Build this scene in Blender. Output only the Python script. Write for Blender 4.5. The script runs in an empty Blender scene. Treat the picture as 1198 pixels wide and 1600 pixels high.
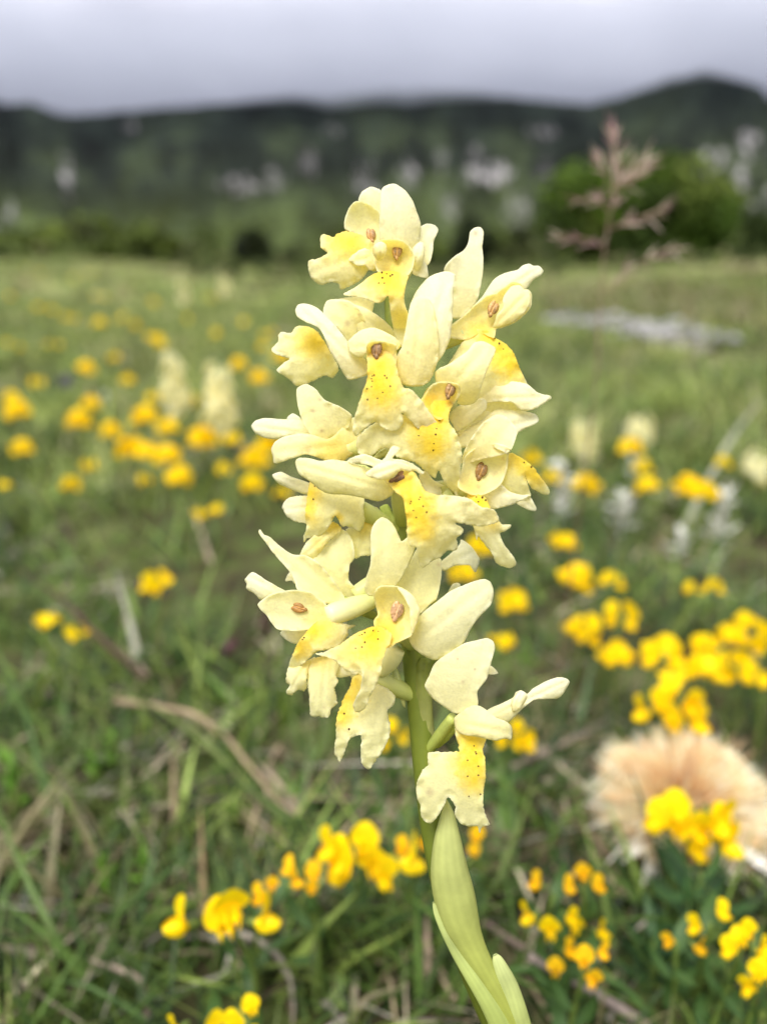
import bpy, math, random
import numpy as np
from mathutils import Vector, geometry, noise

random.seed(7); rng = np.random.default_rng(7)
SC = bpy.context.scene
COL = SC.collection
R = math.radians

# ------------------------------------------------------------------ camera
CAM_H, PITCH, FPX, W0, H0 = 0.22, R(18.7), 1244.0, 1198.0, 1600.0
cam = bpy.data.cameras.new('camera'); cam_o = bpy.data.objects.new('camera', cam); COL.objects.link(cam_o)
cam.sensor_fit = 'VERTICAL'; cam.sensor_height = 36.0; cam.lens = 36.0 * FPX / H0
cam.clip_start = 0.01; cam.clip_end = 9000
cam_o.location = (0, 0, CAM_H); cam_o.rotation_euler = (math.pi/2 - PITCH, 0, 0)
D0 = 0.125
cam.dof.use_dof = True; cam.dof.focus_distance = D0 - 0.005; cam.dof.aperture_fstop = cam.lens / 2.9
cam.dof.aperture_blades = 0
SC.camera = cam_o

# ------------------------------------------------------------------ sky and light (overcast)
world = bpy.data.worlds.new('World'); SC.world = world; world.use_nodes = True
SUN_EL, SUN_AZ = R(60), R(205)         # compass azimuth the light comes from (0 = +Y, clockwise)
def build_world():
    nt = world.node_tree; N = nt.nodes; L = nt.links; N.clear()
    out = N.new('ShaderNodeOutputWorld'); bg = N.new('ShaderNodeBackground'); bg.inputs['Strength'].default_value = 0.083
    sky = N.new('ShaderNodeTexSky'); sky.sky_type = 'NISHITA'; sky.sun_disc = False
    sky.sun_elevation = SUN_EL; sky.sun_rotation = SUN_AZ; sky.air_density = 1.2; sky.dust_density = 3
    tc = N.new('ShaderNodeTexCoord'); sep = N.new('ShaderNodeSeparateXYZ'); L.new(tc.outputs['Generated'], sep.inputs[0])
    # cloud deck: grey-blue and thick near the ridge line, brighter towards the zenith
    nz = N.new('ShaderNodeTexNoise'); nz.inputs['Scale'].default_value = 5.0; nz.inputs['Detail'].default_value = 4
    mp = N.new('ShaderNodeMapping'); mp.inputs['Scale'].default_value = (1, 1, 2.2); L.new(tc.outputs['Generated'], mp.inputs[0]); L.new(mp.outputs[0], nz.inputs[0])
    m1 = N.new('ShaderNodeMath'); m1.operation = 'MULTIPLY_ADD'; m1.inputs[1].default_value = 0.13; L.new(nz.outputs[0], m1.inputs[0])
    m2 = N.new('ShaderNodeMath'); m2.operation = 'SUBTRACT'; m2.inputs[1].default_value = 0.065; L.new(sep.outputs[2], m2.inputs[0]); L.new(m2.outputs[0], m1.inputs[2])
    ramp = N.new('ShaderNodeValToRGB'); L.new(m1.outputs[0], ramp.inputs[0])
    e = ramp.color_ramp.elements
    e[0].position = 0.10; e[0].color = (2.3, 2.4, 3.1, 1)
    e[1].position = 1.0; e[1].color = (11.5, 11.5, 11.8, 1)
    k = e.new(0.16); k.color = (3.1, 3.2, 4.1, 1)
    k = e.new(0.235); k.color = (7.6, 7.65, 8.9, 1)
    k = e.new(0.30); k.color = (10.0, 10.0, 10.9, 1)
    mix = N.new('ShaderNodeMixRGB'); mix.inputs[0].default_value = 0.97
    L.new(sky.outputs[0], mix.inputs[1]); L.new(ramp.outputs[0], mix.inputs[2])
    L.new(mix.outputs[0], bg.inputs[0]); L.new(bg.outputs[0], out.inputs[0])
build_world()
sun = bpy.data.lights.new('sun', 'SUN'); sun.energy = 3.1; sun.angle = R(30); sun.color = (1.0, 0.985, 0.955)
sun_o = bpy.data.objects.new('sun', sun); COL.objects.link(sun_o)
sd = Vector((math.sin(SUN_AZ)*math.cos(SUN_EL), math.cos(SUN_AZ)*math.cos(SUN_EL), math.sin(SUN_EL)))
sun_o.rotation_euler = (-sd).to_track_quat('-Z', 'Y').to_euler(); sun_o.location = sd * 5
SC.view_settings.view_transform = 'Standard'; SC.view_settings.look = 'None'; SC.view_settings.exposure = 0.58; SC.view_settings.gamma = 1.0
SC.view_settings.use_curve_mapping = False
SC.cycles.use_denoising = True
SC.cycles.max_bounces = 10; SC.cycles.diffuse_bounces = 6; SC.cycles.transmission_bounces = 8; SC.cycles.transparent_max_bounces = 8; SC.cycles.volume_bounces = 2
SC.cycles.use_adaptive_sampling = True; SC.cycles.adaptive_threshold = 0.02

# ------------------------------------------------------------------ helpers
CP, SP = math.cos(PITCH), math.sin(PITCH)
def ray(px, py):
    """direction through a point of the picture, scaled to unit depth along the optical axis"""
    u = (px - W0/2) / FPX; v = (H0/2 - py) / FPX
    return np.array((u, CP + v*SP, -SP + v*CP))
def at_depth(px, py, d): return np.array((0, 0, CAM_H)) + ray(px, py) * d
def terrain(x, y):
    x = np.asarray(x, float); y = np.asarray(y, float)
    z = 0.012*np.sin(3.1*x + 1.0)*np.sin(2.3*y + .4)*np.clip(y, 0, 1)
    z = z - 0.25*np.exp(-((x-.1)**2/6 + (y-8.5)**2/9))                         # shallow dip in the middle
    z = z + 0.15*np.exp(-((x-2.6)**2/1.3 + (y-4.6)**2/1.2))                    # bank beside the path
    z = z + 0.09*np.exp(-((x-1.5)**2/0.5 + (y-3.4)**2/0.4))
    z = z + 0.06*np.exp(-((x+4.2)**2/4 + (y-8)**2/10))                         # rise on the left
    z = z - np.clip(0.055*np.clip(y - 9.5, 0, None), 0, 14)                    # the meadow falls away to the wood
    return z
def on_ground(px, py, h=0.0):
    """where the ray through (px, py) meets the ground raised by h"""
    d = ray(px, py); t = 0.3
    for _ in range(40):
        p = np.array((0, 0, CAM_H)) + d*t
        tgt = float(terrain(p[0], p[1])) + h
        t2 = (tgt - CAM_H) / d[2] if d[2] < -1e-4 else 30
        t = 0.5*t + 0.5*min(max(t2, .05), 30)
    return np.array((0, 0, CAM_H)) + d*t

WLOC = {}
def empty(name, loc, parent=None):
    o = bpy.data.objects.new(name, None); COL.objects.link(o); o.empty_display_size = 0.01
    loc = np.array(loc, float); WLOC[o.name] = loc
    o.location = loc - (WLOC[parent.name] if parent else 0)
    if parent: o.parent = parent
    return o
def tag(o, label, cat, group=None):
    o['label'] = label; o['category'] = cat
    if group: o['group'] = group
    return o
def mesh_data(name, V, F, mat, col=None, smooth=True):
    me = bpy.data.meshes.new(name)
    V = np.ascontiguousarray(V, np.float32)
    if isinstance(F, np.ndarray):
        n, k = F.shape
        me.vertices.add(len(V)); me.vertices.foreach_set('co', V.ravel())
        me.loops.add(n*k); me.loops.foreach_set('vertex_index', F.astype(np.int32).ravel())
        me.polygons.add(n); me.polygons.foreach_set('loop_start', np.arange(0, n*k, k, dtype=np.int32))
        me.update(calc_edges=True); me.validate()
    else:
        me.from_pydata([tuple(v) for v in V], [], F)
    if smooth: me.polygons.foreach_set('use_smooth', np.ones(len(me.polygons), bool))
    if col is not None:
        a = me.color_attributes.new('tint', 'FLOAT_COLOR', 'POINT')
        c = np.ones((len(V), 4), np.float32); c[:, :3] = col; a.data.foreach_set('color', c.ravel())
    if mat: me.materials.append(mat)
    return me
def mk(name, V, F, mat, parent=None, col=None, smooth=True, kind=None):
    V = np.asarray(V, float)
    if parent is not None: V = V - WLOC[parent.name]
    o = bpy.data.objects.new(name, mesh_data(name, V, F, mat, col, smooth)); COL.objects.link(o)
    if parent is not None: o.parent = parent
    WLOC[o.name] = np.zeros(3) if parent is None else WLOC[parent.name]
    if kind: o['kind'] = kind
    return o
def place(name, me, loc, rot=(0,0,0), scale=1.0, parent=None):
    """an instance that shares mesh data; loc relative to parent"""
    o = bpy.data.objects.new(name, me); COL.objects.link(o)
    o.location = loc; o.rotation_euler = rot; o.scale = (scale,)*3 if np.isscalar(scale) else scale
    if parent is not None: o.parent = parent
    return o

def material(name, color=(.5,.5,.5), rough=.6, trans=0.0, spec=.3, attr=False, var=0.0, var_scale=50., bump=0.0, bump_scale=400., sss=0.0, ramp=None):
    m = bpy.data.materials.new(name); m.use_nodes = True
    nt = m.node_tree; N = nt.nodes; L = nt.links; N.clear()
    out = N.new('ShaderNodeOutputMaterial'); p = N.new('ShaderNodeBsdfPrincipled')
    p.inputs['Roughness'].default_value = rough; p.inputs['Specular IOR Level'].default_value = spec
    tc = N.new('ShaderNodeTexCoord')
    if attr:
        a = N.new('ShaderNodeAttribute'); a.attribute_name = 'tint'; c = a.outputs['Color']
    else:
        a = N.new('ShaderNodeRGB'); a.outputs[0].default_value = (*color, 1); c = a.outputs[0]
    if ramp:
        nz = N.new('ShaderNodeTexNoise'); nz.inputs['Scale'].default_value = var_scale; nz.inputs['Detail'].default_value = 6
        L.new(tc.outputs['Object'], nz.inputs[0])
        r = N.new('ShaderNodeValToRGB'); L.new(nz.outputs[0], r.inputs[0])
        e = r.color_ramp.elements
        e[0].position = ramp[0][0]; e[0].color = (*ramp[0][1], 1); e[1].position = ramp[-1][0]; e[1].color = (*ramp[-1][1], 1)
        for pos, cc in ramp[1:-1]: k = e.new(pos); k.color = (*cc, 1)
        c = r.outputs[0]
    if var:
        nz = N.new('ShaderNodeTexNoise'); nz.inputs['Scale'].default_value = var_scale; nz.inputs['Detail'].default_value = 4
        L.new(tc.outputs['Object'], nz.inputs[0])
        mr = N.new('ShaderNodeMapRange'); mr.inputs[1].default_value = .3; mr.inputs[2].default_value = .7; mr.inputs[3].default_value = 1-var; mr.inputs[4].default_value = 1+var
        L.new(nz.outputs[0], mr.inputs[0])
        mx = N.new('ShaderNodeMixRGB'); mx.blend_type = 'MULTIPLY'; mx.inputs[0].default_value = 1
        L.new(c, mx.inputs[1]); L.new(mr.outputs[0], mx.inputs[2]); c = mx.outputs[0]
    L.new(c, p.inputs['Base Color'])
    if bump:
        b = N.new('ShaderNodeBump'); b.inputs['Strength'].default_value = bump; b.inputs['Distance'].default_value = 1.0/bump_scale
        nb = N.new('ShaderNodeTexNoise'); nb.inputs['Scale'].default_value = bump_scale; nb.inputs['Detail'].default_value = 3
        L.new(tc.outputs['Object'], nb.inputs[0]); L.new(nb.outputs[0], b.inputs['Height']); L.new(b.outputs[0], p.inputs['Normal'])
    if trans:
        t = N.new('ShaderNodeBsdfTranslucent')
        tm = N.new('ShaderNodeMixRGB'); tm.blend_type = 'MULTIPLY'; tm.inputs[0].default_value = 1; tm.inputs[2].default_value = (1.03, 1.0, .76, 1)
        L.new(c, tm.inputs[1]); L.new(tm.outputs[0], t.inputs[0])
        mxs = N.new('ShaderNodeMixShader'); mxs.inputs[0].default_value = trans
        L.new(p.outputs[0], mxs.inputs[1]); L.new(t.outputs[0], mxs.inputs[2]); L.new(mxs.outputs[0], out.inputs[0])
    else:
        L.new(p.outputs[0], out.inputs[0])
    return m

M = dict(
    petal=material('petal', attr=True, rough=.5, trans=.6, spec=.18, var=.055, var_scale=2600, bump=.4, bump_scale=3200),
    column=material('column', attr=True, rough=.4, spec=.4, var=.25, var_scale=1500, bump=.4, bump_scale=2500),
    stem=material('stem', attr=True, rough=.45, trans=.15, spec=.35, var=.10, var_scale=300, bump=.08, bump_scale=1500),
    grass=material('grass', attr=True, rough=.5, trans=.3, spec=.3),
    dry=material('dry_grass', attr=True, rough=.8, trans=.12, spec=.15, var=.15, var_scale=300),
    leaf=material('leaf', attr=True, rough=.5, trans=.25, spec=.3, var=.12, var_scale=200),
    vetch=material('vetch_petal', (.98, .73, .005), rough=.5, trans=.3, spec=.25, var=.12, var_scale=250),
    vetch_orange=material('vetch_petal_orange', (.97, .60, .012), rough=.5, trans=.3, spec=.25, var=.2, var_scale=250),
    stalk=material('stalk', (.13, .19, .035), rough=.55, trans=.1, var=.2, var_scale=300),
    bristle=material('bristle', attr=True, rough=.7, trans=.3, spec=.2),
    woolly=material('woolly_leaf', (.66, .66, .60), rough=.9, trans=.15, spec=.1, var=.2, var_scale=120),
    spikelet=material('spikelet', attr=True, rough=.7, trans=.25, spec=.2),
    soil=material('soil', rough=.95, spec=.1, var_scale=30, bump=.8, bump_scale=120,
                  ramp=[(.30, (.026, .020, .012)), (.45, (.055, .052, .022)), (.58, (.080, .105, .028)), (.72, (.13, .12, .06))]),
    path=material('path', rough=.95, spec=.1, var_scale=14, bump=.6, bump_scale=60, ramp=[(.3, (.12, .11, .07)), (.5, (.24, .22, .19)), (.7, (.36, .34, .31))]),
    stone=material('stone', attr=True, rough=.9, spec=.15, var=.2, var_scale=30, bump=.5, bump_scale=90),
    hill=material('hill', attr=True, rough=.95, spec=.05, var=.45, var_scale=.035),
    wood=material('wood_leaf', attr=True, rough=.7, trans=.2, spec=.15),
    bark=material('bark', (.07, .055, .04), rough=.9, var=.3, var_scale=8, bump=.6, bump_scale=20),
)

# ------------------------------------------------------------------ the setting
def build_ground():
    r = np.concatenate([np.linspace(0.03, 1.2, 60), np.geomspace(1.25, 16, 90), np.geomspace(17, 7000, 50)])
    a = np.linspace(0, 2*math.pi, 145)[:-1]
    rr, aa = np.meshgrid(r, a, indexing='ij'); x = rr*np.sin(aa); y = rr*np.cos(aa)
    z = terrain(x, y)
    for k, (f, amp) in enumerate(((40, .0022), (17, .004), (5, .006))):
        z = z + amp*np.sin(f*x + 1.7*k + 1.3*np.sin(f*.6*y))*np.sin(f*1.1*y + .9*k + 1.1*np.sin(f*.7*x))*np.clip(1.5 - rr*f/60, 0, 1)
    V = np.stack([x, y, z], -1).reshape(-1, 3)
    n, m = rr.shape
    i, j = np.meshgrid(np.arange(n-1), np.arange(m), indexing='ij'); j2 = (j+1) % m
    F = np.stack([i*m+j, i*m+j2, (i+1)*m+j2, (i+1)*m+j], -1).reshape(-1, 4)[:, ::-1]
    V = np.vstack([V, [[0, 0, 0]]])
    o = mk('ground', V, F, M['soil'], kind='structure')
build_ground()

def azel(px, py):
    d = ray(px, py); return math.atan2(d[0], d[1]), math.atan2(d[2], math.hypot(d[0], d[1]))
RIDGE = [(0,163),(50,160),(90,178),(130,180),(200,172),(300,166),(380,158),(450,149),(520,152),(600,141),(700,141),(760,146),(850,157),(920,163),(980,148),(1040,124),(1100,110),(1150,122),(1198,140)]
CLIFFS = [(107,280,9,30,.75),(205,197,12,10,.35),(375,290,32,13,.5),(430,282,14,20,.3),(480,258,14,24,.25),(570,292,18,34,.45),(640,268,14,22,.6),(700,318,16,22,.35),(765,272,34,18,.8),(742,240,12,14,.35),(690,255,10,22,.3),
          (850,206,24,10,.5),(810,330,22,26,.3),(1115,246,15,20,.75),(1165,222,16,16,.65),(1152,285,13,44,.8),(1128,300,9,34,.6),(1100,275,12,16,.55),(1190,320,12,22,.5),(600,340,14,24,.25),(520,200,22,9,.2),(850,270,10,30,.25)]
def build_hills():
    ra = np.array([azel(x, y) for x, y in RIDGE])
    az = np.concatenate([np.linspace(-R(80), -R(34), 60)[:-1], np.linspace(-R(34), R(34), 620), np.linspace(R(34), R(80), 60)[1:]]); ne = 110
    top = np.interp(az, ra[:, 0], ra[:, 1])
    for k, a in enumerate(az):
        if not (ra[0,0] <= a <= ra[-1,0]): top[k] += .018*noise.noise((a*7, 3.3, 0)) + .012*math.sin(a*9)
        top[k] += .0022*noise.noise((a*60, 1.0, 0)) + .0014*noise.noise((a*160, 2.0, 0))
    s = np.linspace(0, 1, ne)
    V = np.zeros((len(az), ne+1, 3)); C = np.zeros((len(az), ne+1, 3))
    cl = [(azel(x, y), azel(x+w, y)[0]-azel(x, y)[0], azel(x, y-h)[1]-azel(x, y)[1], b) for x, y, w, h, b in CLIFFS]
    e0 = R(-3.2)
    for i, a in enumerate(az):
        e = e0 + (top[i]-e0)*s
        rock = np.zeros(ne)
        nA = np.array([noise.noise((a*38, q*7, 5.1)) for q in s]); nB = np.array([noise.noise((a*16, q*4, 9.7)) for q in s]); nC = np.array([noise.noise((a*110, q*22, 2.7)) for q in s]); nD = np.array([noise.noise((a*230, q*26, 7.7)) for q in s])
        for (ca, ce), wa, we, b in cl:
            d2 = ((a-ca)/wa)**2 + ((e-ce)/we)**2
            rock = np.maximum(rock, b*np.clip(.85 - d2*.8 + 1.3*nD + .9*nC, 0, 1))
        if not (ra[0,0] <= a <= ra[-1,0]): rock = np.clip((nA + nC)*1.5 - .5, 0, .8)
        dr = (1 - .85*np.clip(rock, 0, 1)) * (1 + .5*nB)
        r = np.cumsum(dr); r = 170 + 1300*r/r[-1]*(1 + .04*math.sin(a*11))
        r = r + 10*nA + 4*nC
        V[i,:ne,0] = r*math.sin(a); V[i,:ne,1] = r*math.cos(a); V[i,:ne,2] = CAM_H + r*np.tan(e)
        V[i,ne] = ((r[-1]+500)*math.sin(a), (r[-1]+500)*math.cos(a), 20)
        g = np.array([.011, .015, .011])[None]*(1 + .7*nA[:, None] + .5*nB[:, None] + .45*nD[:, None])
        low = np.clip(1.25 - s*1.9, 0, 1)[:, None]
        br = np.clip(nB*2.4 + nC*1.2 + nA*.8 + nD*.3, 0, 1)[:, None]*np.clip(1.25-s*1.15, 0, 1)[:, None]
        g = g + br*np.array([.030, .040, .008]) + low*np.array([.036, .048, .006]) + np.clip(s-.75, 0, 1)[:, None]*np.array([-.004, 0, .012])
        C[i,:ne] = g*(1-rock[:, None]) + rock[:, None]*np.array([.25, .235, .24])*(1 + .5*nD[:, None]); C[i,ne] = (.03, .04, .02)
    n, m = len(az), ne+1
    i, j = np.meshgrid(np.arange(n-1), np.arange(m-1), indexing='ij')
    F = np.stack([i*m+j, i*m+j+1, (i+1)*m+j+1, (i+1)*m+j], -1).reshape(-1, 4)[:, ::-1]
    mk('mountain', V.reshape(-1, 3), F, M['hill'], col=np.clip(C, .004, 1).reshape(-1, 3), kind='structure')
build_hills()

# leaf cards spread through a crown: points in clumps, random small quads
def foliage(centres, radii, n, size, cols, flat=.8):
    centres = np.asarray(centres, float); radii = np.asarray(radii, float)
    k = rng.integers(0, len(centres), n)
    d = rng.normal(size=(n, 3)); d /= np.linalg.norm(d, axis=1)[:, None]
    rad = radii[k]*(rng.random(n)**.45)
    P = centres[k] + d*rad[:, None]*np.array([1, 1, flat])
    a = rng.normal(size=(n, 3)); a /= np.linalg.norm(a, axis=1)[:, None]
    b = np.cross(a, rng.normal(size=(n, 3))); b /= np.linalg.norm(b, axis=1)[:, None]
    s = size*(.6 + .8*rng.random(n))[:, None]
    V = np.stack([P - a*s, P + b*s*.5, P + a*s, P - b*s*.5], 1).reshape(-1, 3)
    F = np.arange(4*n).reshape(n, 4)
    cols = np.asarray(cols, float); ck = rng.integers(0, len(cols), len(centres))
    c = cols[ck[k]]*(.7 + .6*rng.random(n))[:, None]
    return V, F, np.repeat(c, 4, 0)
def tube_geo(P, rad, seg=8, cap=True):
    P = np.asarray(P, float); rad = np.broadcast_to(np.asarray(rad, float), (len(P),))
    V = []; up = np.array([.31, -.9, .3])
    T = np.gradient(P, axis=0); T /= np.linalg.norm(T, axis=1)[:, None] + 1e-12
    for p, t, r in zip(P, T, rad):
        a = np.cross(t, up); a /= np.linalg.norm(a) + 1e-12; b = np.cross(t, a)
        for k in range(seg):
            th = 2*math.pi*k/seg; V.append(p + r*(math.cos(th)*a + math.sin(th)*b))
    n = len(P); F = [(i*seg+k, i*seg+(k+1) % seg, (i+1)*seg+(k+1) % seg, (i+1)*seg+k) for i in range(n-1) for k in range(seg)]
    if cap: F += [tuple(range(seg))[::-1], tuple((n-1)*seg + k for k in range(seg))]
    return np.array(V), F
def spline(pts, n):
    """Catmull-Rom through pts, n samples"""
    P = np.asarray(pts, float); Q = np.vstack([2*P[0]-P[1], P, 2*P[-1]-P[-2]])
    t = np.linspace(0, len(P)-1, n); i = np.minimum(t.astype(int), len(P)-2); f = (t-i)[:, None]
    a, b, c, d = Q[i], Q[i+1], Q[i+2], Q[i+3]
    return .5*(2*b + (c-a)*f + (2*a-5*b+4*c-d)*f**2 + (3*b-a-3*c+d)*f**3)
def bvec(v): return np.asarray(v, float)

# wood along the foot of the mountain: reads as one mass
def build_woodland():
    cs, rs = [], []
    for _ in range(200):
        a = random.uniform(-R(60), R(60)); d = random.uniform(38, 150)
        h = d*random.uniform(.012, .050)*(1.0 if a < 0 else .85) + .3
        cs += [(d*math.sin(a)+random.uniform(-.3,.3)*h, d*math.cos(a), h*q - d*.032) for q in (.25, .6, .9)]; rs += [h*.75, h*.65, h*.45]
    V, F, C = foliage(cs, rs, 52000, .55, [(.07,.095,.024), (.10,.135,.028), (.13,.17,.032), (.05,.062,.024), (.085,.10,.035)])
    mk('woodland', V, F, M['wood'], col=C, smooth=False, kind='stuff')['label'] = 'dark blurred wood along the foot of the mountain'
build_woodland()

# low scrub where the meadow falls away: breaks its far edge
def build_scrub():
    cs, rs = [], []
    for _ in range(150):
        a = random.uniform(-R(40), R(40)); d = random.uniform(8.6, 15); x = d*math.sin(a); y = d*math.cos(a); z = float(terrain(x, y))
        h = random.uniform(.05, .20)*(1.6 if random.random() < .18 else 1)
        for q in range(3): cs.append((x + random.gauss(0, h), y + random.gauss(0, h), z + h*random.uniform(.2, .8))); rs.append(h*random.uniform(.4, .8))
    V, F, C = foliage(cs, rs, 15000, .035, [(.10,.13,.04), (.14,.18,.05), (.07,.09,.03), (.20,.20,.09), (.05,.07,.02)])
    mk('scrub', V, F, M['wood'], col=C, smooth=False, kind='stuff')['label'] = 'low blurred scrub along the far edge of the meadow'
build_scrub()

def tree(px, py_base, py_top, wpx, dist, cols, label, n, size, clumps=26):
    b = ray(px, py_base); b = b/b[1]*dist; b = b + np.array((0, 0, CAM_H))
    base = np.array((b[0], b[1], float(terrain(b[0], b[1]))))
    t = ray(px, py_top); t = t/t[1]*dist; H = CAM_H + t[2] - base[2]; Wm = wpx/FPX*dist/CP
    root = empty('leafy_bush' if dist < 16 else 'dark_tree', base)
    cs, rs = [], []
    for k in range(clumps):
        q = random.random(); th = random.uniform(0, 2*math.pi); w = math.sin(math.pi*(.22 + .66*q))
        rr = Wm*.36*w*math.sqrt(random.random())
        cs.append(base + np.array((rr*math.cos(th), rr*math.sin(th)*.9, H*(.14 + .70*q)))); rs.append(Wm*random.uniform(.08, .20))
    V, F, C = foliage(cs, rs, n, size, cols)
    V[:, 2] = np.maximum(V[:, 2], base[2]+.01)
    mk('crown', V, F, M['wood'], root, C, smooth=False)
    g, f = tube_geo([base, base+(0, 0, H*.3), base+(.03*Wm, 0, H*.75)], [Wm*.035, Wm*.028, Wm*.012]); mk('trunk', g, f, M['bark'], root)
    for k in range(5):
        th = k*1.3; s = base + np.array((0, 0, H*(.2+.07*k)))
        g, f = tube_geo([s, s+np.array((math.cos(th)*Wm*.17, math.sin(th)*Wm*.17, H*.14)), s+np.array((math.cos(th)*Wm*.3, math.sin(th)*Wm*.3, H*.3))], [Wm*.016, Wm*.011, Wm*.004], 6)
        mk('limb', g, f, M['bark'], root)
    tag(root, label, 'bush' if dist < 16 else 'tree')
G1 = [(.10,.165,.018), (.07,.125,.016), (.15,.22,.024), (.045,.075,.012), (.12,.16,.03)]
GD = [(.026,.035,.014), (.036,.050,.018), (.020,.026,.012)]
tree(995, 440, 248, 330, 12.5, G1, 'rounded bright green bush behind the pink grass head', 20000, .07, 34)
tree(392, 426, 345, 75, 30, GD, 'small dark tree at the meadow edge left of the orchid', 5000, .10)
tree(735, 418, 330, 90, 34, GD, 'dark tree at the meadow edge just behind the top of the orchid', 5000, .10)
tree(1175, 425, 330, 110, 20, [(.05,.08,.014), (.035,.055,.012)], 'green bush at the right picture edge beyond the round bush', 9000, .08)

# pale stony path on the right
def build_path():
    pts = [on_ground(x, y) for x, y in ((870, 505), (900, 508), (935, 513), (980, 520), (1030, 530), (1070, 540), (1105, 550))]
    c = spline(pts, 60); T = np.gradient(c, axis=0); S = np.stack([T[:,1], -T[:,0], 0*T[:,0]], 1); S /= np.linalg.norm(S, axis=1)[:, None]
    n = 9; V = []
    for k in range(60):
        w = .045*math.sin(math.pi*(.12+.76*k/59))*(1 + .25*noise.noise((k*.3, 0, 0)))
        for j in range(n):
            q = (j/(n-1)-.5)*2; p = c[k] - np.array((0, .02, 0)) + S[k]*w*q*(1+.2*noise.noise((k*.5, j, 2)))
            p[2] = float(terrain(p[0], p[1])) +   .016 - .016*q*q + .005*noise.noise((p[0]*30, p[1]*30, 0)); V.append(p)
    F = [(i*n+j, (i+1)*n+j, (i+1)*n+j+1, i*n+j+1) for i in range(59) for j in range(n-1)]
    mk('path', np.array(V), F, M['path'], kind='structure')
    Vs, Fs, Cs = [], [], []
    for _ in range(260):
        k = min(59, max(0, int(random.gauss(31, 14))))
        if noise.noise((k*.22, 5.5, 0)) < -.12 and random.random() < .8: continue
        p = c[k] + S[k]*random.gauss(0, .06); p[2] = float(terrain(p[0], p[1])) + .022
        s = random.uniform(.005, .017); b = len(Vs); g = random.uniform(.16, .42)
        for (a0, a1, a2) in ((1,0,0),(-1,0,0),(0,1,0),(0,-1,0),(0,0,1),(0,0,-1)):
            Vs.append(p + np.array((a0, a1, a2*.7))*s*random.uniform(.7, 1.3)); Cs.append((g, g*.97, g*.95))
        Fs += [(b+x, b+y, b+z) for x in (0,1) for y in (2,3) for z in (4,5)]
    o = mk('gravel', np.array(Vs), Fs, M['stone'], col=np.array(Cs), smooth=False, kind='stuff'); o['label'] = 'pale limestone gravel along the path on the right'
build_path()

# ------------------------------------------------------------------ grass and litter (uncountable: stuff)
def blades(P, h, lean, width, cols, nseg=3, curl=.6, droop=0):
    n = len(P); th = rng.random(n)*2*math.pi
    d = np.stack([np.cos(th), np.sin(th), 0*th], 1)
    s = np.stack([-np.sin(th + rng.normal(0, .5, n)), np.cos(th), 0*th], 1)
    V = []
    for k in range(nseg+1):
        t = k/nseg; hz = h*(t - droop*t*t); out = h*lean*(t*(1-curl) + curl*t*t)
        c = P + d*out[:, None]; c[:, 2] += hz
        w = (width*(1 - t**1.6)*.5 + 1e-5)[:, None]
        V += [c - s*w, c + s*w]
    V = np.stack(V, 1)                               # n, 2(nseg+1), 3
    m = 2*(nseg+1); base = (np.arange(n)*m)[:, None]
    F = np.concatenate([base + np.array([[2*k, 2*k+1, 2*k+3, 2*k+2]]) for k in range(nseg)], 1).reshape(-1, 4)
    return V.reshape(-1, 3), F, np.repeat(cols, m, 0)
def scatter(n, y0, y1, spread=.82, pw=1.0):
    y = y0 + (y1-y0)*rng.random(n)**pw; x = (rng.random(n)*2-1)*(spread*y + .05)
    return x, y
def patchy(x, y, f): return np.array([noise.noise((a*f, b*f, 4.2)) for a, b in zip(x, y)])
def mixcols(n, pal, wts, jit=.25):
    k = rng.choice(len(pal), n, p=np.array(wts)/sum(wts)); c = np.asarray(pal, float)[k]
    return c*(1 - jit + 2*jit*rng.random((n, 1)))
def bank(n):
    x = rng.normal(0, 1, n); px = 850 + 340*rng.random(n); py = 500 + (px-850)*.10 - 8 - 60*rng.random(n)**1.4
    P = np.array([on_ground(a, b) for a, b in zip(px, py)]); P = P[P[:, 1] < 9]; m = len(P)
    V, F, C = blades(P, .03 + .05*rng.random(m), .4 + .8*rng.random(m), .005 + .006*rng.random(m), mixcols(m, [(.20,.16,.09), (.26,.24,.11), (.14,.17,.06), (.30,.27,.15)], (2,2,2.5,1.5)))
    mk('bank_grass', V, F, M['grass'], col=C, kind='stuff')['label'] = 'dry olive tussock grass on the bank behind the path'
GREENS = [(.075,.125,.022), (.055,.10,.02), (.11,.155,.035), (.035,.07,.018), (.14,.17,.05)]
STRAW = [(.30,.235,.15), (.17,.13,.08), (.42,.36,.25), (.09,.065,.04), (.38,.34,.28)]
def on_path(x, y):
    pts = np.array([on_ground(a, b)[:2] for a, b in ((800, 497), (900, 508), (980, 520), (1060, 536), (1110, 550), (1150, 566))])
    c = spline(np.c_[pts, np.zeros(len(pts))], 40)[:, :2]
    return np.min((x[:, None]-c[None, :, 0])**2 + (y[:, None]-c[None, :, 1])**2, 1) < .06**2
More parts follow.
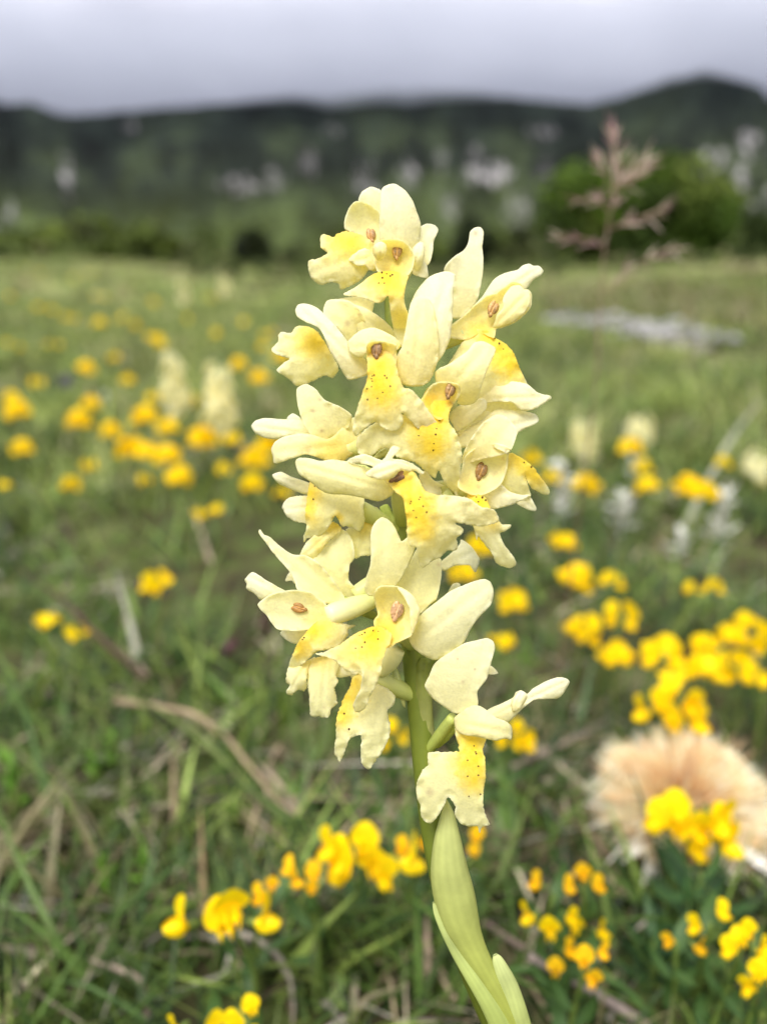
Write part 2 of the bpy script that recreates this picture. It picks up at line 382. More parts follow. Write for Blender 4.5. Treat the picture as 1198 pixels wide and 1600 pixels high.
def build_grass():
    def field(name, n, y0, y1, hr, wr, lean, pal, wts, label, mat='grass', clump=0, pw=1.0, thr=-9, z0=0, **kw):
        n = int(n*1.25); x, y = scatter(n, y0, y1, pw=pw)
        if clump:
            cx, cy = scatter(max(8, n//clump), y0, y1, pw=pw); k = rng.integers(0, len(cx), n); sg = .012 + .012*cy[k]
            x = cx[k] + rng.normal(size=n)*sg; y = cy[k] + rng.normal(size=n)*sg
        keep = (patchy(x, y, 9) > thr) & (y > .148) & ~on_path(x, y) & ~((np.abs(x-.02) < .02) & (y < .17))
        x, y = x[keep], y[keep]; n = len(x)
        P = np.stack([x, y, terrain(x, y) - .002 + z0*rng.random(n)], 1)
        h = hr[0] + (hr[1]-hr[0])*rng.random(n)**1.5; w = wr[0] + (wr[1]-wr[0])*rng.random(n); ln = lean[0] + (lean[1]-lean[0])*rng.random(n)
        if clump:
            cc = mixcols(len(cx), pal, wts, .55)[k][keep]*(.8 + .4*rng.random((n, 1)))
        else: cc = mixcols(n, pal, wts)
        V, F, C = blades(P, h, ln, w, cc, **kw)
        o = mk(name, V, F, M[mat], col=C, kind='stuff'); o['label'] = label
    DG = [(.088,.152,.030), (.044,.085,.021), (.145,.215,.042), (.215,.285,.06), (.018,.037,.011), (.19,.165,.085)]
    MG = [(.21,.265,.06), (.28,.33,.085), (.145,.205,.05), (.34,.36,.14), (.06,.11,.025), (.38,.35,.19), (.22,.19,.11)]
    FG = [(.32,.37,.12), (.26,.33,.09), (.38,.38,.17), (.17,.24,.07), (.42,.36,.20)]
    field('short_grass', 12500, .14, .85, (.010,.036), (.0009,.0022), (.2,1.5), DG, (3,3,2,1,2,1), 'short green grass blades in the near turf', clump=34, thr=-.3)
    field('broad_grass', 1700, .15, .9, (.014,.045), (.0022,.0046), (.4,1.6), DG, (3,2,2.5,1.5,1,.6), 'broader green blades standing in tufts in the near turf', clump=6)
    field('moss_leaves', 13000, .14, .95, (.003,.011), (.0018,.0046), (.5,2.0), DG, (2,3,1.5,1,4,.5), 'tiny low green leaves between the grass blades', thr=.02, clump=40)
    field('straw_litter', 4800, .14, 1.0, (.003,.010), (.0008,.0026), (2,8), STRAW, (2,3,2,3,1.5), 'dry straw and dead blades lying in the near turf', 'dry', z0=.008, clump=5, thr=-.15)
    field('clover_leaves', 1900, .15, .8, (.006,.018), (.0045,.0085), (.6,2.2), DG[:5], (3,3,2,1,3), 'small broad clover-like leaves in patches of the near turf', clump=7, thr=-.1)
    field('meadow_grass', 62000, .62, 3.4, (.010,.046), (.0022,.0048), (.3,1.5), MG, (3.4,3,3,1.8,2.0,.7,.3), 'green meadow grass around the yellow flowers', clump=24, pw=.8)
    field('far_meadow_grass', 70000, 3.2, 13, (.02,.065), (.007,.015), (.3,1.2), FG, (3,3,2,2,1.2), 'blurred far meadow grass up to the wood', clump=30, pw=.7)
build_grass()
bank(900)

# ------------------------------------------------------------------ the orchid
CREAM = np.array((.97, .945, .66)); PALE = np.array((.97, .955, .79)); GRN = np.array((.92, .91, .59)); WARM = np.array((.96, .87, .40)); LEMON = np.array((.97, .88, .24))  # WARM: throats' own warm yellow, deepened so their shading sits in the colour
YEL = np.array((.97, .77, .008)); SPOT = np.array((.10, .035, .012))
CROP = dict(A=(420,270), B=(600,330), C=(380,580), D=(600,600), E=(370,820), F=(600,900), G=(600,1220), O=None)
def conv(c, pts):
    if CROP[c] is None: return np.asarray(pts, float)
    return np.asarray(CROP[c], float) + np.asarray(pts, float)/3.993
def zpos(p, z): return at_depth(p[0], p[1], D0 - z*1e-3)
def closed_spline(P, step):
    n = len(P); out = []
    for i in range(n):
        a, b, c, d = P[i-1], P[i], P[(i+1) % n], P[(i+2) % n]
        k = max(1, int(np.linalg.norm(c-b)/step))
        for f in np.arange(k)/k:
            cr = .5*(2*b + (c-a)*f + (2*a-5*b+4*c-d)*f**2 + (3*b-a-3*c+d)*f**3)
            out.append(.75*cr + .25*(b + (c-b)*f))
    return np.array(out)
PZ = {}
def patch(name, parent, crop, outline, base, tip, zb, zt, bow=0., cup=0., rim=-.5, tint=CREAM, yel=(), spots=(), rag=.35, key=None, wave=.12, thick=.07, blot=(), edge=.45):
    """one petal: a thin curved sheet of real thickness. base/tip give its long axis, zb/zt their height towards the
    viewer in mm, bow its arch along the axis, cup its fold across it, rim the turn of its edge."""
    P = conv(crop, outline); b = conv(crop, [base])[0]; t = conv(crop, [tip])[0]
    seed = (abs(hash((round(P[0][0]), round(P[0][1]), len(P)))) % 997)*.37
    O = closed_spline(P, 2.0)
    nn = np.roll(O, -1, 0) - np.roll(O, 1, 0); nn = np.stack([nn[:,1], -nn[:,0]], 1); nn /= np.linalg.norm(nn, axis=1)[:, None] + 1e-9
    if rag > .7: O = O + nn*np.array([rag*.8*abs(noise.noise((q[0]*.33, q[1]*.33, seed+9))) + rag*.5*noise.noise((q[0]*.9, q[1]*.9, seed)) for q in O])[:, None]
    O = O + nn*np.array([rag*(noise.noise((q[0]*.22, q[1]*.22, seed)) + .6*noise.noise((q[0]*.5, q[1]*.5, seed))) for q in O])[:, None]
    lo, hi = O.min(0), O.max(0); st = 2.7
    gx, gy = np.meshgrid(np.arange(lo[0], hi[0]+st, st), np.arange(lo[1], hi[1]+st, st)); gx = gx + (np.arange(gx.shape[0]) % 2)[:, None]*st/2
    G = np.stack([gx.ravel(), gy.ravel()], 1)
    x, y = G[:,0][:, None], G[:,1][:, None]; a, c = O, np.roll(O, -1, 0)
    cr = ((a[:,1] > y) != (c[:,1] > y)) & (x < (c[:,0]-a[:,0])*(y-a[:,1])/((c[:,1]-a[:,1])+1e-12) + a[:,0])
    inside = cr.sum(1) % 2 == 1
    bd = lambda Q: np.sqrt((((Q[:, None] - O[None])**2).sum(2)).min(1))
    G = G[inside]; G = G[bd(G) > 1.5] if len(G) else G
    S = conv(crop, spots) if len(spots) else np.zeros((0, 2))
    extra = []; ek = []
    for s in S:
        r = random.uniform(.85, 1.35); el = random.uniform(.7, 1.3)
        if len(G): G = G[((G - s)**2).sum(1) > (r+1.9)**2]
        extra.append(s); ek.append(1)
        for rr, kk in ((r, 1), (r+.5, 0)):
            for q in range(7): extra.append(s + rr*np.array((math.cos(q*.9), el*math.sin(q*.9)))); ek.append(kk)
    pts = [Vector(p) for p in O] + [Vector(p) for p in G] + [Vector(p) for p in extra]
    n = len(O)
    vo, _, fo, ov, _, _ = geometry.delaunay_2d_cdt(pts, [(i, (i+1) % n) for i in range(n)], [], 1, 1e-4)
    Q = np.array([tuple(v) for v in vo]); Fc = [tuple(f) for f in fo]
    src = [o[0] if len(o) else -1 for o in ov]
    # keep faces with centroid inside
    ce = np.array([Q[list(f)].mean(0) for f in Fc]); x, y = ce[:,0][:, None], ce[:,1][:, None]
    cr = ((a[:,1] > y) != (c[:,1] > y)) & (x < (c[:,0]-a[:,0])*(y-a[:,1])/((c[:,1]-a[:,1])+1e-12) + a[:,0])
    Fc = [f for f, k in zip(Fc, cr.sum(1) % 2 == 1) if k]
    ax = t - b; L = np.linalg.norm(ax) + 1e-9; ax /= L; pr = np.array((-ax[1], ax[0]))
    hw = np.abs((O - b) @ pr).max() + 1e-9
    def zf(Q):
        Q = np.atleast_2d(Q); tt = np.clip((Q-b) @ ax/L, -.25, 1.25); ss = (Q-b) @ pr/hw
        z = zb + (zt-zb)*tt + (1.5 if bow < 0 else 1.15)*bow*4*tt*(1-tt) + (1.2 if bow < 0 else .9)*cup*ss**2
        e = np.clip(1 - bd(Q)/(6 + .08*hw), 0, 1); z = z + .08*rim*e**2 - .03*np.cos(ss*15)*np.clip(1-np.abs(ss), 0, 1) - .22*np.exp(-(ss*5)**2)*np.sign(-cup+1e-6)*np.clip(tt*(1.1-tt)*4, 0, 1)
        z = z + e*(.25 + .55*min(rag, 1.2))*np.array([noise.noise((q[0]*.075, q[1]*.075, seed+5)) for q in Q])
        return z + wave*np.array([noise.noise((q[0]*.035, q[1]*.035, seed)) + .45*noise.noise((q[0]*.09, q[1]*.09, seed+3)) for q in Q])
    z = zf(Q); PZ[key or name] = zf
    V = np.array([zpos(q, zz) for q, zz in zip(Q, z)])
    col = np.repeat(tint[None], len(Q), 0)
    tt = np.clip((Q-b) @ ax/L, 0, 1)[:, None]; col = col*(1-.25*(1-tt)) + WARM*.25*(1-tt)
    eg = np.clip(1 - bd(Q)/4.5, 0, 1)[:, None]*edge; col = col*(1-eg) + np.array((.97, .96, .84))*eg
    fan = np.arctan2((Q-b) @ pr, (Q-b) @ ax + .35*L); vein = np.clip(np.abs(np.sin(fan*hw*.42 + .4*np.sin(tt[:, 0]*5 + seed)))*2.2, 0, 1)[:, None]; col = col*(.978 + .022*vein)
    for (yx, yy, yr, ys) in yel:
        yc = conv(crop, [(yx, yy)])[0]; rr = yr/3.993 if CROP[crop] else yr
        w = .45*ys*np.clip(1.1 - np.sqrt(((Q-yc)**2).sum(1))/(1.75*rr), 0, 1); col = col*(1-w[:, None]) + LEMON*w[:, None]
        nz_ = 1 + .30*np.array([noise.noise((q[0]*.12, q[1]*.12, seed)) + .6*noise.noise((q[0]*.35, q[1]*.35, seed)) for q in Q])
        w = ys*np.clip(1.15 - nz_*np.sqrt(((Q-yc)**2).sum(1))/rr, 0, 1)**.8; col = col*(1-w[:, None]) + YEL*w[:, None]
    for (yx, yy, yr, ys) in blot:
        yc = conv(crop, [(yx, yy)])[0]; w = .5*ys*np.clip(1.2 - np.sqrt(((Q-yc)**2).sum(1))/(yr/3.993), 0, 1)
        col = col*(1-w[:, None]) + np.array((.45, .25, .10))*w[:, None]
    off = n + len(G)
    for i, s in enumerate(src):
        if s >= off and ek[s-off]: col[i] = SPOT
    # orient towards the viewer, close the sheet with a back face and a rim
    f0 = Fc[0]; nrm = np.cross(V[f0[1]]-V[f0[0]], V[f0[2]]-V[f0[0]])
    if nrm @ (np.array((0,0,CAM_H)) - V[f0[0]]) < 0: Fc = [f[::-1] for f in Fc]
    o = mk(name, V, Fc, M['petal'], parent, col)
    md = o.modifiers.new('thickness', 'SOLIDIFY'); md.thickness = thick*1e-3; md.offset = -1; md.use_even_offset = False
    return o

def column(parent, crop, c, size, ang, on, tint=(.42, .20, .06), lift=.35):
    """two brown pollen lobes side by side over a small beak"""
    p = conv(crop, [c])[0]; z = float(PZ[on](p[None])[0]) + lift
    a = R(ang); ux = np.array((math.cos(a), math.sin(a))); uy = np.array((-ux[1], ux[0])); s = .88*size/3.993
    V, F, C = [], [], []
    def lump(cx, cy, rx, ry, rz, col):
        b = len(V); nu, nv = 10, 6
        for i in range(nv+1):
            ph = math.pi*i/nv
            for j in range(nu):
                th = 2*math.pi*j/nu; lx = cx + rx*math.sin(ph)*math.cos(th); ly = cy + ry*math.cos(ph)
                q = p + ux*lx*s + uy*ly*s; V.append(zpos(q, z + .6*rz*math.sin(ph)*math.sin(th)))
                C.append(np.array(col)*(.65 + .6*random.random()))
        for i in range(nv):
            for j in range(nu): F.append((b+i*nu+j, b+i*nu+(j+1) % nu, b+(i+1)*nu+(j+1) % nu, b+(i+1)*nu+j))
    tint = np.array(tint)*np.array((1.05, 1.22, 1.25)) + .01
    lump(-.30, -.12, .48, .95, .42, tint); lump(.28, -.05, .46, .85, .40, tint*.82); lump(.04, .1, .13, .95, .52, tint*1.45)
    lump(.05, .95, .30, .45, .40, tint*.9); lump(-.25, .75, .22, .3, .3, tint*.75)
    mk('column', np.array(V), F, M['column'], parent, np.array(C))
def ovary(parent, a, za, b, zb, r0=1.0, r1=1.5, name='ovary', ca=(.36, .42, .09), cb=(.68, .68, .26), sag=0):
    """pale green twisted ovary from the stem (a) out to the flower (b), full-picture coordinates"""
    A = zpos(a, za); B = zpos(b, zb); m = (A+B)/2 + np.array((0, 0, sag*1e-3))
    P = spline([A, m, B], 12); t = np.linspace(0, 1, 12); r = (r0 + (r1-r0)*np.sin(t*math.pi*.8))*1e-3
    V, F = tube_geo(P, r, 10); C = np.array(ca)*(1-t[:, None]) + np.array(cb)*t[:, None]
    mk(name, V, F, M['stem'], parent, np.repeat(C, 10, 0))

STEM = [(600,300,-3,.7),(606,400,-3,1.0),(614,520,-2,1.2),(622,640,-2,1.3),(626,740,-2,1.4),(629,830,-2,1.5),(638,930,-2,1.8),(648,1030,-2,2.0),(658,1130,-2,2.0),(667,1220,-1.5,2.0),(680,1310,-1,2.1),(700,1400,0,2.2),(735,1500,0,2.4),(775,1590,0,2.6)]
def stem_at(y): 
    a = np.array(STEM); return (np.interp(y, a[:,1], a[:,0]), y), float(np.interp(y, a[:,1], a[:,2]))

def build_orchid():
    low = zpos((800, 1640), -1); basep = np.array((low[0]+.004, low[1]+.006, float(terrain(low[0], low[1]))))
    root = empty('orchid', basep)
    tag(root, 'tall pale yellow orchid spike in sharp focus at the centre of the picture', 'orchid')
    a = np.array(STEM); P = [zpos(q[:2], q[2]) for q in a] + [low, basep*.5 + low*.5, basep]
    P = spline(P, 90); rad = np.interp(np.linspace(0, 1, 90), np.linspace(0, 1, len(a)+3), list(a[:,3]) + [2.8, 3, 3.2])*1e-3
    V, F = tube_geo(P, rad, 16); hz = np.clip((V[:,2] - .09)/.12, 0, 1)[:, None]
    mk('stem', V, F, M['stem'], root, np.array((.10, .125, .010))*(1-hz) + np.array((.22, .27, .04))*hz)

    def flower(label=None, base_y=600):
        (sx, sy), sz = stem_at(base_y); e = empty('flower', zpos((sx, sy), sz), root)
        if label: e['label'] = label
        return e
    K = dict
    # --- F6: left, behind, only its lip and hood show
    f = flower('flower turned left, behind the upper sepal', 560)
    patch('lip', f, 'A', [(60,1010),(85,992),(140,1000),(170,960),(220,955),(290,980),(330,1030),(380,1110),(430,1200),(432,1235),(400,1280),(350,1265),(270,1300),(180,1330),(130,1290),(70,1250),(50,1230),(90,1190),(130,1160),(70,1140),(25,1120),(22,1095),(60,1050)], (400,1060),(40,1160), 0,2, 1.2,-2.5, -.8, yel=[(300,1040,130,.75),(240,1060,110,.3)], rag=1.1)
    patch('petal', f, 'A', [(340,880),(360,800),(430,788),(500,800),(560,850),(600,930),(590,1020),(560,1120),(500,1060),(420,960)], (560,1080),(370,810), 1,2.4, .8,1.2, .3, blot=[(490,940,22,.7),(565,885,12,.6)], key='h6')
    patch('sepal', f, 'A', [(430,790),(560,775),(650,800),(655,825),(640,880),(600,920),(520,860)], (640,880),(440,790), -1,-.5, .5,.5, 0)
    patch('hood', f, 'A', [(500,830),(580,835),(680,890),(760,960),(820,1060),(760,1090),(640,1060),(560,1010)], (800,1060),(520,850), 1.5,2, 1.2,-1, -.3, blot=[(565,885,14,.6)])
    ovary(f, *sum(([q[0], q[1]] for q in [stem_at(600)]), []), conv('A', [(560,1060)])[0], 0)
    # --- F2: top left, facing left
    f = flower('topmost left flower, turned left with a broad pale lip', 400)
    patch('sepal', f, 'A', [(560,170),(580,120),(630,88),(670,95),(700,120),(700,260),(640,260),(580,200)], (650,330),(630,90), -2,0, .6,.8, .2, tint=PALE)
    patch('hood', f, 'A', [(475,350),(475,290),(500,220),(535,183),(580,178),(640,205),(700,260),(715,400),(690,440),(640,450),(590,410),(530,375)], (680,430),(530,190), 0,1.8, -.8,1.6, .5, yel=[(620,420,80,.15)], key='h2')
    patch('lip', f, 'A', [(325,395),(345,385),(405,400),(430,378),(480,365),(540,375),(600,400),(650,440),(670,490),(680,560),(670,615),(625,605),(600,640),(580,660),(540,690),(450,730),(440,700),(400,680),(370,685),(340,700),(300,690),(255,640),(245,560),(260,545),(310,535),(365,500),(330,470),(322,430)], (640,470),(270,620), 2.2,1.5, 1.6,-2.6, -.8, yel=[(510,440,120,.8),(420,400,80,.45),(380,500,120,.2)], rag=1.1, key='l2')
    patch('petal', f, 'A', [(500,545),(540,500),(600,470),(660,520),(672,600),(625,605),(600,575),(560,580)], (650,520),(520,560), 3.2,4.2, .4,-.8, -.4, rag=1.0)
    column(f, 'A', (638,385), 44, -8, 'h2', (.46,.22,.08))
    ovary(f, *stem_at(430), conv('A', [(660,450)])[0], -.8)
    # --- F1: topmost, facing front
    f = flower('topmost front flower with a tall upright sepal', 420)
    patch('sepal', f, 'A', [(935,400),(945,340),(985,318),(1030,325),(1057,355),(1030,420),(1020,490),(1005,550),(985,578),(950,560),(915,500)], (920,520),(1040,340), 0,-1, .5,1, .4, tint=PALE)
    patch('sepal', f, 'A', [(878,600),(900,545),(950,530),(985,580),(995,640),(985,658),(930,645),(890,628)], (885,600),(985,640), 1.2,1.8, .6,-.5, -.3, tint=PALE)
    patch('petal', f, 'A', [(890,480),(930,430),(965,440),(972,500),(960,570),(935,610),(905,600),(885,540)], (900,590),(950,440), 3,3.4, .9,-1, -.5, tint=PALE)
    patch('sepal', f, 'A', [(690,420),(692,250),(700,110),(740,74),(790,70),(850,110),(895,170),(925,250),(945,310),(948,380),(930,450),(905,520),(850,500),(760,470)], (810,500),(770,70), 3.5,5, 1.0,-1.4, -.6, tint=PALE, key='s1')
    patch('hood', f, 'A', [(650,470),(690,425),(750,415),(830,425),(885,470),(905,540),(890,610),(850,650),(760,640),(690,625),(665,580)], (780,640),(790,425), 5,5.6, -1.4,1.7, .6, tint=WARM*.45+CREAM*.55, yel=[(780,610,100,.45)], blot=[(850,570,10,.6),(840,590,8,.5)], key='h1')
    patch('petal', f, 'A', [(650,470),(668,440),(700,428),(732,450),(736,490),(710,540),(680,548),(655,515)], (700,540),(690,430), 6.2,6.8, .8,-1, -.5)
    patch('lip', f, 'A', [(690,618),(760,612),(840,628),(868,645),(855,700),(842,770),(850,830),(872,900),(864,1000),(832,1085),(800,1060),(775,960),(760,880),(745,768),(715,800),(690,812),(640,802),(590,785),(520,772),(465,757),(540,715),(600,668),(650,633)], (775,610),(770,900), 6,6.5, 2.2,-2.2, -.8, yel=[(730,640,150,.85),(800,720,90,.5),(820,900,90,.25)], spots=[(705,622),(735,630),(770,636),(708,655),(685,688),(720,688),(757,644)], rag=.8)
    column(f, 'A', (800,490), 48, 8, 'h1', (.50,.24,.06))
    ovary(f, *stem_at(450), conv('A', [(850,600)])[0], 2)
    # --- F3: upper right
    f = flower('upper right flower with two raised sepals', 520)
    patch('sepal', f, 'B', [(375,372),(390,330),(440,280),(500,240),(525,190),(535,130),(565,102),(600,100),(620,130),(612,220),(618,300),(612,400),(595,500),(570,580),(530,620),(480,668),(425,668),(415,600),(425,450)], (480,660),(590,110), -1,1, 1.0,1.4, .5, tint=PALE, blot=[(572,140,18,.6)])
    patch('sepal', f, 'B', [(560,600),(620,520),(680,430),(740,390),(830,365),(860,340),(900,327),(930,340),(965,342),(993,372),(975,400),(930,430),(880,490),(800,520),(680,600)], (580,600),(970,350), 1,1.2, 1.0,-1.2, -.5, tint=PALE)
    patch('hood', f, 'B', [(415,715),(480,665),(560,590),(640,530),(700,510),(740,480),(800,440),(850,452),(870,485),(900,490),(920,520),(915,590),(880,640),(820,690),(740,725),(700,732),(682,790),(600,760),(520,800),(415,790)], (500,750),(900,520), 2,2.6, -.6,1.6, .5, tint=WARM*.25+CREAM*.75, yel=[(600,760,110,.6)], blot=[(610,690,14,.45)], key='h3')
    patch('petal', f, 'B', [(676,728),(690,690),(700,650),(740,600),(740,540),(790,470),(845,462),(872,492),(903,495),(915,540),(905,592),(870,640),(815,688),(740,722)], (690,715),(890,510), 3.2,4, .9,-1.0, -.6, key='p3')
    patch('lip', f, 'B', [(400,965),(440,890),(500,800),(560,740),(640,745),(690,790),(760,830),(810,890),(840,970),(880,1050),(900,1085),(960,1135),(1030,1150),(1043,1164),(1010,1190),(920,1240),(850,1245),(830,1300),(700,1290),(560,1300),(480,1200),(430,1080)], (600,760),(760,1250), 2.2,2, 1.6,-2.6, -.8, yel=[(730,860,150,.85),(800,960,120,.75),(640,760,90,.6)], spots=[(690,793),(717,825),(743,860)], rag=.9, wave=.4)
    patch('petal', f, 'B', [(560,1150),(640,1080),(760,1060),(880,1075),(960,1135),(1035,1158),(1000,1195),(920,1240),(850,1243),(790,1190),(680,1190),(600,1210)], (580,1170),(1020,1160), 3,3.6, .9,-1.2, -.8, tint=PALE, rag=.8)
    column(f, 'B', (680,605), 52, 25, 'h3', (.44,.21,.06), lift=1.5)
    ovary(f, *stem_at(560), conv('B', [(500,760)])[0], 1)
    # --- F7: left, spread sideways
    f = flower('middle left flower with spread sepals seen from the side', 690)
    patch('sepal', f, 'C', [(50,345),(75,310),(140,292),(250,300),(350,300),(420,350),(450,410),(330,400),(250,412),(200,425),(130,415),(80,390)], (430,390),(60,345), 2,1.5, .9,-1.2, -.5, tint=PALE)
    patch('sepal', f, 'C', [(272,300),(310,262),(370,305),(340,330)], (340,330),(310,265), 0,0, .2,0, 0, tint=PALE)
    patch('sepal', f, 'C', [(335,110),(370,85),(400,80),(450,110),(510,180),(600,220),(675,275),(660,350),(570,420),(500,440),(430,410),(380,340),(350,250),(335,180)], (560,420),(370,90), 3,4, .8,1.2, .4, blot=[(435,248,16,.75),(475,178,14,.5),(597,320,12,.5),(490,372,12,.9)])
    patch('hood', f, 'C', [(175,485),(200,440),(250,410),(340,390),(430,395),(520,425),(580,390),(680,290),(730,310),(735,430),(725,490),(660,535),(620,562),(520,557),(400,520),(320,540),(200,578),(185,530)], (650,470),(180,500), 4,5.5, 1.6,-1.8, -.8, yel=[(560,500,150,.45)], blot=[(410,492,24,.4)])
    ovary(f, *stem_at(700), conv('C', [(620,480)])[0], 3)
    # --- F9: right
    f = flower('middle right flower, its cupped hood round a dark brown column', 740)
    patch('sepal', f, 'D', [(440,330),(480,300),(560,250),(620,220),(700,150),(780,160),(880,170),(945,190),(963,225),(940,250),(840,300),(800,340),(640,360),(480,400)], (500,360),(950,210), 2,2.2, 1.0,-1.4, -.6, tint=PALE, blot=[(752,105,12,.6)])
    patch('petal', f, 'D', [(430,200),(480,150),(640,90),(800,60),(860,120),(800,190),(680,230),(560,290),(470,330),(440,280)], (470,280),(840,110), 2,1.2, .6,-1, -.4, tint=PALE)
    patch('petal', f, 'D', [(560,640),(640,630),(720,620),(780,670),(850,690),(915,695),(800,752),(680,782),(640,760)], (580,650),(900,700), 3,2.6, .8,-1, -.4, tint=PALE)
    patch('lip', f, 'D', [(760,440),(800,432),(850,460),(920,510),(980,590),(1025,650),(1027,685),(1000,692),(960,672),(920,652),(890,600),(878,570),(890,620),(915,690),(910,712),(860,702),(780,692),(715,640),(740,540)], (780,440),(960,690), 3,1, 1.6,-2, -.8, yel=[(870,490,90,.85),(950,570,90,.8),(800,450,60,.5)], spots=[(872,490),(917,518)], rag=.9)
    patch('petal', f, 'D', [(825,742),(870,712),(912,708),(947,770),(942,792),(890,782)], (870,720),(940,785), 1.2,1, .3,0, -.2, tint=PALE)
    patch('sepal', f, 'D', [(490,500),(495,430),(550,330),(620,240),(700,190),(760,205),(820,270),(828,310),(790,412),(740,440),(620,470)], (560,480),(740,200), 4.4,5.4, .8,1.5, .5, blot=[(620,345,10,.4)])
    patch('hood', f, 'D', [(460,640),(485,530),(500,460),(560,405),(640,385),(690,375),(745,382),(787,410),(772,450),(765,530),(740,600),(700,650),(620,690),(540,690)], (540,660),(730,400), 5,6, -1.6,2.0, .7, tint=WARM*.2+CREAM*.8, yel=[(540,650,100,.3)], blot=[(740,466,10,.7),(690,560,26,.3),(590,640,20,.6)], key='h9')
    patch('petal', f, 'D', [(660,385),(700,370),(750,385),(785,412),(770,440),(740,420),(700,405)], (690,385),(780,420), 6.2,6.6, .6,0, -.3, tint=PALE)
    patch('lip', f, 'D', [(505,725),(540,668),(580,688),(630,708),(652,750),(668,790),(712,850),(742,880),(790,876),(786,895),(742,925),(722,932),(740,990),(800,1070),(823,1110),(810,1140),(770,1146),(700,1120),(680,1070),(620,990),(588,950),(575,972),(560,900),(520,820)], (570,690),(740,1080), 5.5,5.5, 1.6,-1.8, -.7, yel=[(590,730,90,.95),(640,790,80,.5),(680,870,60,.4)], spots=[(575,705),(587,735),(612,708),(632,725),(575,690)], rag=.9)
    column(f, 'D', (606,540), 56, 22, 'h9', (.26,.12,.03), lift=.5)
    ovary(f, *stem_at(770), conv('D', [(540,650)])[0], 3.5)
    # --- F5: centre right
    f = flower('central right flower tilted right, its lip half under its neighbour', 640)
    patch('sepal', f, 'D', [(400,200),(440,150),(520,110),(620,90),(640,150),(560,230),(460,300),(430,260)], (430,250),(620,100), 3,3.6, .5,-.6, -.3, tint=PALE)
    patch('lip', f, 'O', [(655,630),(668,606),(690,596),(716,602),(716,620),(703,640),(701,660),(710,672),(717,690),(721,708),(719,735),(715,773),(708,770),(695,755),(685,735),(680,747),(672,742),(657,730),(647,722),(620,714),(606,700),(592,703),(580,712),(560,708),(558,685),(580,664),(610,652),(640,645)], (685,612),(672,735), 6.5,7.2, 2.2,-2.4, -.8, yel=[(680,650,34,.95),(672,690,34,.75),(655,665,30,.35),(690,622,24,.7),(678,700,20,.6)], spots=conv('D', [(345,228),(327,279),(321,315),(310,372),(306,414),(215,322)]), rag=1.0)
    patch('throat', f, 'B', [(240,1185),(290,1090),(350,1065),(460,1080),(470,1150),(410,1230),(370,1295),(320,1290)], (330,1270),(400,1085), 8.4,8.8, -.9,1.2, .4, tint=WARM*.5+CREAM*.5, yel=[(330,1240,110,.7),(270,1180,60,.5)], blot=[(310,1115,10,.5)], key='h5')
    patch('hood', f, 'B', [(315,1010),(345,980),(400,955),(520,870),(560,820),(620,812),(692,850),(690,885),(640,1000),(602,1110),(592,1160),(560,1200),(500,1212),(455,1195),(470,1120),(440,1088),(380,1082),(330,1080)], (430,1090),(640,830), 9,8, 1.8,-1.8, -.8, key='hh5')
    column(f, 'B', (412,1118), 50, 20, 'h5', (.34,.16,.045), lift=.7)
    ovary(f, *stem_at(680), conv('B', [(420,1180)])[0], 5)
    # --- F4: centre, upper
    f = flower('central upper flower with a long left sepal and a spotted lip', 600)
    patch('sepal', f, 'B', [(70,925),(120,820),(160,600),(200,500),(280,410),(380,375),(442,398),(432,470),(427,650),(412,790),(372,890),(322,960),(290,1050),(230,1090),(130,1085),(85,1040)], (200,1080),(400,380), 7,6.5, 1.8,-2.2, -.8, tint=PALE)
    patch('petal', f, 'B', [(70,935),(110,850),(150,640),(172,560),(220,530),(280,550),(312,610),(332,720),(345,850),(330,950),(290,1052),(230,1092),(130,1087),(80,1010)], (180,1085),(230,535), 8.4,9.2, 1.4,-1.4, -.7, blot=[(228,718,12,.5),(148,880,12,.5),(268,780,9,.3)])
    patch('sepal', f, 'A', [(165,860),(180,825),(220,815),(290,835),(350,885),(420,960),(500,1060),(560,1120),(605,1170),(628,1250),(560,1280),(500,1293),(470,1260),(430,1190),(380,1110),(340,1010),(300,960),(230,930),(180,900)], (600,1230),(190,840), 7,5.5, 1.6,-1.2, -.6, tint=PALE, blot=[(405,958,8,.9),(500,1050,8,.5)])
    patch('petal', f, 'A', [(490,1060),(560,990),(640,965),(720,990),(790,1030),(825,1075),(800,1105),(750,1070),(690,1060),(625,1060),(610,1130),(560,1155),(510,1125)], (790,1080),(520,1090), 9.4,9.2, 1.0,-1.2, -.6)
    patch('lip', f, 'O', [(573,548),(580,533),(615,535),(620,558),(620,577),(630,605),(641,608),(655,622),(670,643),(682,660),(683,675),(679,683),(660,675),(645,662),(628,645),(630,658),(622,672),(612,675),(598,668),(585,659),(570,670),(556,681),(552,675),(553,655),(560,633),(568,610),(574,590),(574,568)], (595,545),(590,670), 9,10, 1.8,-2.2, -.8, yel=[(592,600,38,.95),(595,570,26,.7),(600,625,30,.4)], rag=1.0, key='l4',
          spots=conv('A', [(645,1268),(657,1263),(640,1285),(645,1300),(722,1266),(735,1280),(612,1348),(640,1335),(757,1332),(710,1370),(615,1415),(677,1407)]))
    patch('throat', f, 'A', [(610,1090),(630,1055),(690,1050),(760,1060),(795,1080),(780,1150),(775,1220),(740,1265),(660,1265),(625,1200)], (700,1260),(700,1060), 10.4,10.2, -1.2,1.5, .5, tint=WARM*.5+CREAM*.5, yel=[(670,1230,110,.6),(640,1130,70,.35)], blot=[(755,1133,9,.6)], key='h4')
    column(f, 'A', (672,1100), 54, 4, 'h4', (.30,.14,.05), lift=.8)
    ovary(f, *stem_at(640), conv('A', [(690,1150)])[0], 6)
